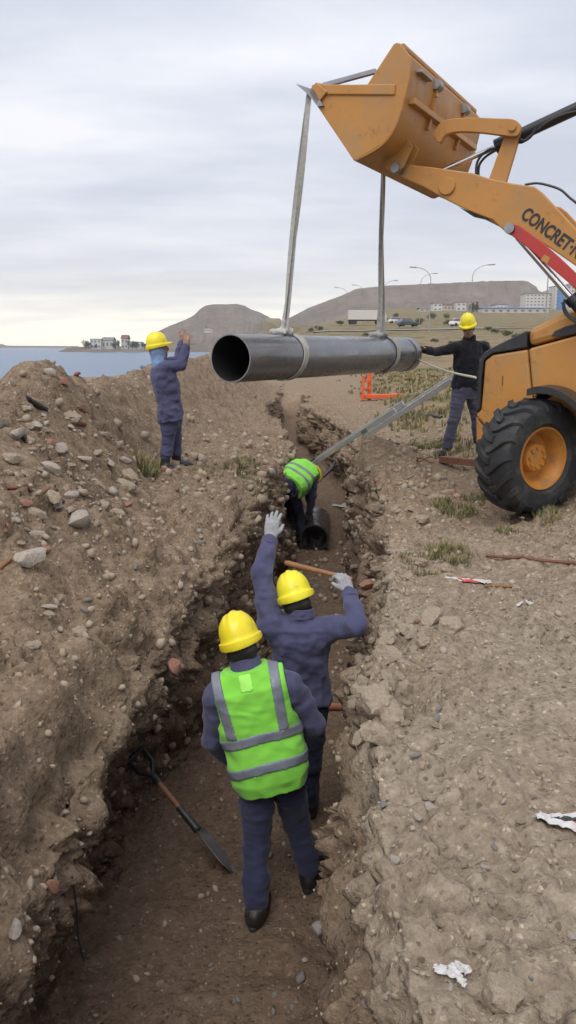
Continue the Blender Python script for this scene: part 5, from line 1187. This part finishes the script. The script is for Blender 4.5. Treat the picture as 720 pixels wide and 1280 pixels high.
stick((0, 712), (14, 700), .012, 'wood', 'root', 'pale root sticking out at the left edge near the flat block', 'root')
b = MB(); a, _ = hit(396, 1072); b.tube([a+np.array([.01, .0, .03]), a+np.array([-.03, -.015, .02]), a+np.array([-.045, -.01, -.03]), a+np.array([-.04, .01, -.11]), a+np.array([-.055, 0, -.13])], [.005, .006, .005, .006, .010], 7); b.build('rope_end', M['rope'], None, True, label='frayed rope end hanging over the right trench edge', cat='rope')
a, _ = hit(86, 1098); b = MB(); b.tube([a+np.array([.01, .01, .0]), a+np.array([.02, .01, -.14]), a+np.array([.015, .02, -.27]), a+np.array([.03, .03, -.40])], .004, 6); b.build('wire', M['black'], None, True, label='thin black wire hanging down the near left trench wall', cat='wire')
a, _ = hit(552, 578); c, _ = hit(598, 584); b = MB(); b.bar(a+UP*.04, c+UP*.05, .10, .08); rb_ = b.build('rusty_bar', M['rust'], None, bevel=.006, label='rusty flat iron bar on the ground in front of the loader', cat='iron bar')
b = MB(); a2, _ = hit(521, 580); b.tube([a2+np.array([.10*math.cos(q)+.1, .06*math.sin(q), .05+.03*math.sin(q*2)]) for q in np.linspace(.5, 6, 16)], .009, 6); b.build('wire_loop', M['rust'], None, True, label='loop of rusty wire beside the rusty bar', cat='wire')
stick((500, 515), (552, 523), .03, 'black', 'black_cable', 'black cable lying on the ground under the ladder', 'cable', .02)

# ================================================================== grass
def grass(patches, name, mt):
    V = []; F = []; r_ = random.Random(3)
    for (x, y, rx, ry, n, h) in patches:
        for _ in range(n):
            a = r_.uniform(0, 6.28); q = math.sqrt(r_.random()); X, Yp = x+rx*q*math.cos(a), y+ry*q*math.sin(a); g_, nn = drop(X, Yp)
            if g_[2] < -.6: continue
            for _b in range(12):
                aa = r_.uniform(0, 6.28); hh_ = h*r_.uniform(.5, 1.15); wd_ = .0026*max(1, Yp/5); le = hh_*r_.uniform(.2, .9); bx = g_+np.array([r_.uniform(-.03, .03), r_.uniform(-.03, .03), -.01]); d_ = np.array([math.cos(aa), math.sin(aa), 0]); s_ = np.array([-d_[1], d_[0], 0])*wd_
                k = len(V); V += [bx-s_, bx+s_, bx+d_*le*.4+UP*hh_*.6+s_*.7, bx+d_*le*.4+UP*hh_*.6-s_*.7, bx+d_*le+UP*hh_]; F += [(k, k+1, k+2, k+3), (k+3, k+2, k+4)]
    mm = np.repeat([1 if r_.random() < .45 else 0 for _ in range(len(F)//2)], 2)
    obj(name, V, F, [mt, M['drygrass']], midx=mm, origin=(0, 0, 0), kind='stuff')
def gp(px, py, wpx, hpx, n, h): p, _ = hit(px, py); Z = p[1]; return (p[0], p[1], wpx/1000*Z, hpx/1000*Z*5, n, h)
grass([gp(566, 640, 26, 8, 90, .09), gp(560, 695, 26, 8, 60, .09), gp(520, 705, 22, 6, 25, .06), gp(684, 640, 14, 5, 30, .07), gp(635, 664, 16, 3, 25, .05), gp(183, 592, 13, 8, 90, .16), gp(305, 585, 22, 14, 45, .10), gp(262, 590, 20, 8, 18, .06), gp(320, 605, 14, 10, 30, .08), gp(540, 560, 36, 5, 120, .09), gp(500, 525, 30, 6, 70, .1), gp(600, 625, 20, 5, 35, .06)], 'grass', M['grass'])
pt = []
for _ in range(260):
    Yp = random.uniform(10, 40); X = .054*Yp+random.uniform(1.2, 2+Yp*.33); pt.append((X, Yp, .35*Yp/12, .5*Yp/12, 9, random.uniform(.07, .2)))
grass(pt[:110], 'dry_grass', M['drygrass']); grass(pt[110:], 'green_grass', M['grass'])
# ================================================================== bushes, trees
LV = []; r_ = np.random.default_rng(9)
def crownmesh(name, n, mt, blobs, leaf):
    V = []; F = []
    for (c, rd_) in blobs:
        m = int(n/len(blobs))
        for _ in range(m):
            d_ = nrm(r_.normal(size=3)); p = np.array(c)+d_*np.array(rd_)*(r_.random()**.45); s_ = leaf*r_.uniform(.6, 1.4); q = nrm(r_.normal(size=3)); u_ = nrm(np.cross(q, [.3, .5, .8])); w_ = np.cross(q, u_)
            k = len(V); V += [p-u_*s_, p+w_*s_*.6, p+u_*s_, p-w_*s_*.6]; F.append((k, k+1, k+2, k+3))
    return mesh(name, V, F, mt)
CRN = [crownmesh('crown_mesh', 420, M['leaf'], [((r_.uniform(-.5, .5), r_.uniform(-.5, .5), r_.uniform(.35, .75)), (.45, .45, .32)) for _ in range(6)], .085) for _ in range(4)]
tb_ = MB(); tb_.tube([(0, 0, -.1), (.03, .02, .25), (.0, .05, .6)], [.06, .045, .02], 7); tb_.tube([(.02, .02, .2), (.2, .1, .55)], [.035, .012], 6); tb_.tube([(.02, .02, .22), (-.2, .05, .6)], [.03, .01], 6)
TRK = mesh('trunk_mesh', tb_.V, tb_.F, M['bark'], smooth=True)
def plant(px, Yd, wpx, hpx, name, label, cat, group=None, trunk=True, v=0, z=None):
    X = (px-360)/1000*Yd*1.0; g_, _ = drop(X, Yd, 200) if z is None else (np.array([X, Yd, z]), 0); wd_ = wpx/1000*Yd/2; h_ = hpx/1000*Yd
    r = empty(name, g_, label, cat, group); r.scale = (wd_/.85, wd_/.85, h_); r.rotation_euler = (0, 0, v*1.7)
    o = bpy.data.objects.new('crown', CRN[v % 4]); COL.objects.link(o); o.parent = r
    o = bpy.data.objects.new('trunk', TRK); COL.objects.link(o); o.parent = r
for i, (px, Yd, wp, hp) in enumerate([(398, 150, 12, 6), (388, 140, 9, 5), (352, 260, 10, 5), (425, 210, 14, 6), (500, 180, 16, 7), (520, 200, 14, 8), (556, 190, 12, 7), (614, 120, 14, 6), (628, 105, 16, 7), (604, 135, 12, 5), (640, 90, 14, 8), (540, 85, 12, 6), (560, 75, 10, 5), (500, 80, 12, 5), (520, 60, 18, 8), (600, 62, 22, 8), (492, 330, 10, 6), (535, 300, 12, 8), (552, 320, 10, 7), (478, 260, 9, 5), (380, 320, 10, 5), (455, 110, 10, 5)]):
    plant(px, Yd, wp, hp, 'bush', 'low olive bush on the grassy flat behind the pipe', 'bush', 'low bushes on the grassy flat behind the site', v=i)
plant(583, 480, 9, 13, 'tree', 'dark round tree behind the yellow helmet of the person in black', 'tree', None, True, 1)
plant(590, 485, 8, 14, 'tree', 'taller dark tree just right of the round one beyond the person in black', 'tree', None, True, 2)
plant(183, 150, 11, 9, 'bush', 'green bush on the shore just left of the raised-hands person', 'bush', None, True, 0)
# ================================================================== far buildings
def house(px0, px1, ptop, Yd, depth, wall, roofm, label, floors=1, nwin=3, gable=False, z=None, cat='house', winmat=None, group=None):
    x0, x1 = (px0-360)/1000*Yd, (px1-360)/1000*Yd
    zb = z if z is not None else drop((x0+x1)/2, Yd, 300)[0][2]-.3; zt_ = 1.5+(433-ptop)/1000*Yd*1.02
    r = empty('building', ((x0+x1)/2, Yd, zb), label, cat, group); b = MB(); c = np.array([(x0+x1)/2, Yd+depth/2, (zb+zt_)/2]); b.box(c, ((x1-x0)/2, depth/2, (zt_-zb)/2)); b.build('wall', wall, r)
    hgt = zt_-zb
    if gable:
        b = MB(); yy0, yy1 = Yd-.4, Yd+depth+.4; zr_ = zt_+hgt*.35; b.prism([(x0-.4, yy0, zt_+.02), (x1+.4, yy0, zt_+.02), (x1+.4, (yy0+yy1)/2, zr_), (x0-.4, (yy0+yy1)/2, zr_)], np.array([0, 0, .25])); b.prism([(x0-.4, (yy0+yy1)/2, zr_+.01), (x1+.4, (yy0+yy1)/2, zr_+.01), (x1+.4, yy1, zt_), (x0-.4, yy1, zt_)], np.array([0, 0, .25])); b.build('roof', roofm, r)
    else:
        b = MB(); b.box((c[0], c[1], zt_+.18), ((x1-x0)/2+.3, depth/2+.3, .18)); b.build('roof', roofm, r)
    wm = bpy.data.meshes.new('window_mesh'); q = (x1-x0)/nwin; ww, wh = q*.22, hgt/floors*.17
    wm = mesh('window_mesh', *(lambda b: (b.V, b.F))(MB().box((0, 0, 0), (ww, .12, wh))), winmat or M['glass'])
    for f in range(floors):
        for i in range(nwin):
            o = bpy.data.objects.new('window', wm); COL.objects.link(o); o.parent = r; o.location = (x0+q*(i+.5)-(x0+x1)/2, -.06, hgt*(f+.55)/floors)
    return r, zb, zt_
house(536, 547, 383, 560, 12, M['white'], M['greyroof'], 'small white house left of the pair of houses below the mesa', 2, 2)
house(549, 562, 385, 580, 12, M['cream'], M['rust'], 'cream house in the middle of the row below the mesa', 1, 3, True)
house(564, 576, 382, 570, 12, M['white'], M['greyroof'], 'white house right of the cream house below the mesa', 2, 2)
house(520, 532, 389, 540, 12, M['cream'], M['greyroof'], 'low cream shed left of the white houses', 1, 2, True)
house(436, 449, 393, 620, 14, M['cream'], M['rust'], 'pale low house behind the white trailer', 1, 3, True)
house(474, 490, 392, 620, 14, M['cream'], M['rust'], 'brown-roofed low house right of the white trailer', 1, 3, True)
house(258, 267, 412, 900, 20, M['white'], M['greyroof'], 'tiny white building at the foot of the left hill', 1, 3, z=1.5+.0165*900)
house(228, 241, 420, 880, 20, M['cream'], M['greyroof'], 'long pale building at the left hill foot above the water', 1, 3, z=1.5+.0095*880)
house(596, 676, 389, 500, 26, M['cream'], M['blueroof'], 'long low hall with a bright blue roof below the mesa', 1, 9, True, cat='hall')
house(612, 626, 384.5, 540, 14, M['white'], M['greyroof'], 'white flat building peeking over the blue roof', 1, 3)
r, zb, zt_ = house(648, 684, 372, 640, 16, M['white'], M['greyroof'], 'white multi-storey block with rows of windows left of the blue tower', 5, 8, cat='apartment block')
r, zb, zt_ = house(683.5, 706, 363, 630, 18, M['white'], M['greyroof'], 'white tower with a tall light blue glass strip beside the loader hood', 7, 5, cat='tower block')
b = MB(); b.box(((691-360)/1000*630, 629.6, (zb+zt_)/2), (3.4, .5, (zt_-zb)/2*.97)); b.build('blue_glass_strip', M['bluefac'], r)
# headland houses and trees
HZ = -4+3.0
house(118, 131, 424.5, 770, 14, M['white'], M['greyroof'], 'white house left on the wooded headland across the water', 2, 3, z=HZ)
house(132, 146, 426, 775, 14, M['cream'], M['greyroof'], 'wide pale house in the middle of the headland', 1, 3, True, z=HZ)
house(156, 164, 424, 770, 12, M['cream'], M['rust'], 'cream house right on the headland across the water', 2, 2, True, z=HZ)
house(165, 180, 428, 772, 12, M['white'], M['greyroof'], 'low white house at the right end of the headland', 1, 3, z=HZ)
for i, (px, wp, hp) in enumerate([(112, 10, 10), (117, 7, 8), (149, 9, 9), (153, 8, 11), (169, 11, 10), (174, 9, 9), (126, 7, 6), (184, 8, 8)]):
    plant(px, 765, wp, hp, 'tree', 'dark tree on the wooded headland across the water', 'tree', 'trees on the headland', v=i, z=HZ+.3)
for i, (x0, x1) in enumerate([(88, 97)]): house(x0, x1, 433.2, 2200, 30, M['cream'], M['greyroof'], 'far pale buildings at the tip of the headland', 1, 4, z=-3)
# ================================================================== street lamps, poles
def lamp(px, ptop, Yd, arm, label, dbl=False):
    X = (px-360)/1000*Yd; g_, _ = drop(X, Yd, 200); zt2 = 1.5+(433-ptop)/1000*Yd*1.02; H = zt2-g_[2]; L_ = arm/1000*Yd
    r = empty('street_lamp', g_, label, 'street lamp'); b = MB(); top = g_+UP*H
    b.tube([g_-UP*.2, g_+UP*H*.82], [.085, .055], 8); b.build('pole', M['lamp'], r, True)
    b = MB(); b.tube([g_+UP*H*.82]+[g_+np.array([L_*(1-math.cos(a)), 0, H*.82+H*.18*math.sin(a)]) for a in np.linspace(.15, 1.5, 8)], [.055]*3+[.045]*6, 8); b.build('arm', M['lamp'], r, True)
    b = MB(); e = g_+np.array([L_*.93, 0, H]); b.bar(e, e+np.array([math.copysign(1.0, L_), 0, .05]), .35, .16); b.build('lamp_head', M['lamp'], r, bevel=.04)
lamp(532, 342, 120, -19, 'tallest street lamp, its arm bending left, beyond the far pipe end')
lamp(520, 349, 165, 15, 'street lamp with its arm bending right, just left of the tallest lamp')
lamp(582, 339, 125, 20, 'street lamp rising over the helmet of the person in black, arm bending right')
lamp(673, 312, 100, -24, 'slender street lamp beside the red strut of the loader')
lamp(432, 365, 200, -12, 'far thin street lamp left of the far sling')
lamp(476, 357, 190, 12, 'far thin street lamp just right of the far sling')
lamp(451, 362, 210, -10, 'far thin street lamp just left of the far sling')
# ================================================================== road, vehicles
ys = np.linspace(0, 1, 60); V = []
for u in ys:
    x, yv = 2+u*110, 142+u*22
    for s_ in (-4, 4): g_, _ = drop(x-s_*.26, yv+s_*.97, 200); V.append((x-s_*.26, yv+s_*.97, g_[2]+.12))
obj('road', V, [(2*i, 2*i+2, 2*i+3, 2*i+1) for i in range(59)], M['asphalt'], origin=(0, 0, 0), kind='structure')
def vehicle(px, Yd, ln, hg, paint, label, cat='car', name='parked_car', yaw=0., truck=False):
    X = (px-360)/1000*Yd; g_, _ = drop(X, Yd, 200); g_ = g_+UP*.25; r = empty(name, g_, label, cat)
    c_, s_ = math.cos(yaw), math.sin(yaw); T = lambda x, y, z: g_+np.array([x*c_-y*s_, x*s_+y*c_, z])
    if truck:
        b = MB(); b.prism([T(-ln/2, -1.25, 1.1), T(ln*.30, -1.25, 1.1), T(ln*.30, -1.25, hg), T(-ln/2, -1.25, hg)], T(0, 2.5, 0)-T(0, 0, 0)); b.build('trailer_box', M['white'], r, bevel=.05)
        b = MB(); b.prism([T(ln*.33, -1.15, .6), T(ln*.5, -1.15, .6), T(ln*.5, -1.15, 1.9), T(ln*.46, -1.15, 2.9), T(ln*.33, -1.15, 2.9)], T(0, 2.3, 0)-T(0, 0, 0)); b.build('cab', M['white'], r, bevel=.06)
        b = MB(); b.prism([T(-ln/2, -.5, .85), T(ln*.48, -.5, .85), T(ln*.48, -.5, 1.08), T(-ln/2, -.5, 1.08)], T(0, 1, 0)-T(0, 0, 0)); b.build('chassis', M['black'], r)
        ws, wr = (-.42, -.33, .28, .42), .5
    else:
        b = MB(); b.prism([T(-ln/2, -.85, .35), T(ln/2, -.85, .35), T(ln/2, -.85, .75), T(ln*.28, -.85, .9), T(-ln*.45, -.85, .95), T(-ln/2, -.85, .8)], T(0, 1.7, 0)-T(0, 0, 0)); b.build('body', paint, r, bevel=.08)
        b = MB(); b.prism([T(-ln*.42, -.75, .93), T(ln*.25, -.75, .88), T(ln*.08, -.75, hg), T(-ln*.32, -.75, hg)], T(0, 1.5, 0)-T(0, 0, 0)); b.build('cabin', M['glass'], r, bevel=.06)
        b = MB(); b.prism([T(-ln*.33, -.74, hg-.02), T(ln*.09, -.74, hg-.02), T(ln*.08, -.74, hg+.04), T(-ln*.32, -.74, hg+.04)], T(0, 1.48, 0)-T(0, 0, 0)); b.build('roof', paint, r)
        ws, wr = (-.32, .32), .32
    for x in ws:
        for yq in (-1, 1): b = MB(); b.lathe(T(x*ln, yq*(.8 if not truck else 1.1), wr), T(0, 1, 0)-T(0, 0, 0), [(.001, -.12), (wr, -.12), (wr, .12), (.001, .12)], 14); b.build('wheel', M['rubber'], r, True)
vehicle(456, 205, 9.5, 3.4, None, 'white box trailer truck parked on the flat beyond the far sling', 'truck', 'truck', .06, True)
vehicle(506, 160, 4.2, 1.5, M['card'], 'dark car on the road beyond the far end of the pipe', yaw=.25)
vehicle(570, 158, 4.2, 1.5, M['carw'], 'white car on the road just left of the person in black', yaw=.25)
vehicle(492, 210, 4.2, 1.5, M['carw'], 'small white car farther off than the dark one', yaw=.1)
# ================================================================== thin sea air
mz = bpy.data.materials.new('sea_haze'); mz.use_nodes = True; t = mz.node_tree; t.nodes.clear()
oz = t.nodes.new('ShaderNodeOutputMaterial'); pv = t.nodes.new('ShaderNodeVolumePrincipled'); t.links.new(pv.outputs[0], oz.inputs['Volume'])
pv.inputs['Color'].default_value = (.96, .98, 1, 1); pv.inputs['Density'].default_value = .0002; pv.inputs['Anisotropy'].default_value = .2
gz_ = min(float(Pf[:, 2].min()), -9.)-1.; hi_ = max(260., max((o.matrix_world @ Vector(c)).z for o in bpy.data.objects if o.type == 'MESH' for c in o.bound_box)+5)
b = MB(); gx = [float(Pf[:, 0].min()), float(Pf[:, 0].max())]; b.box(((gx[0]+gx[1])/2, 1650, (gz_+hi_)/2), (max((gx[1]-gx[0])/2, 3600)+40, 2050, (hi_-gz_)/2)); b.build('haze', mz, None, kind='stuff')
print('objects', len(bpy.data.objects))
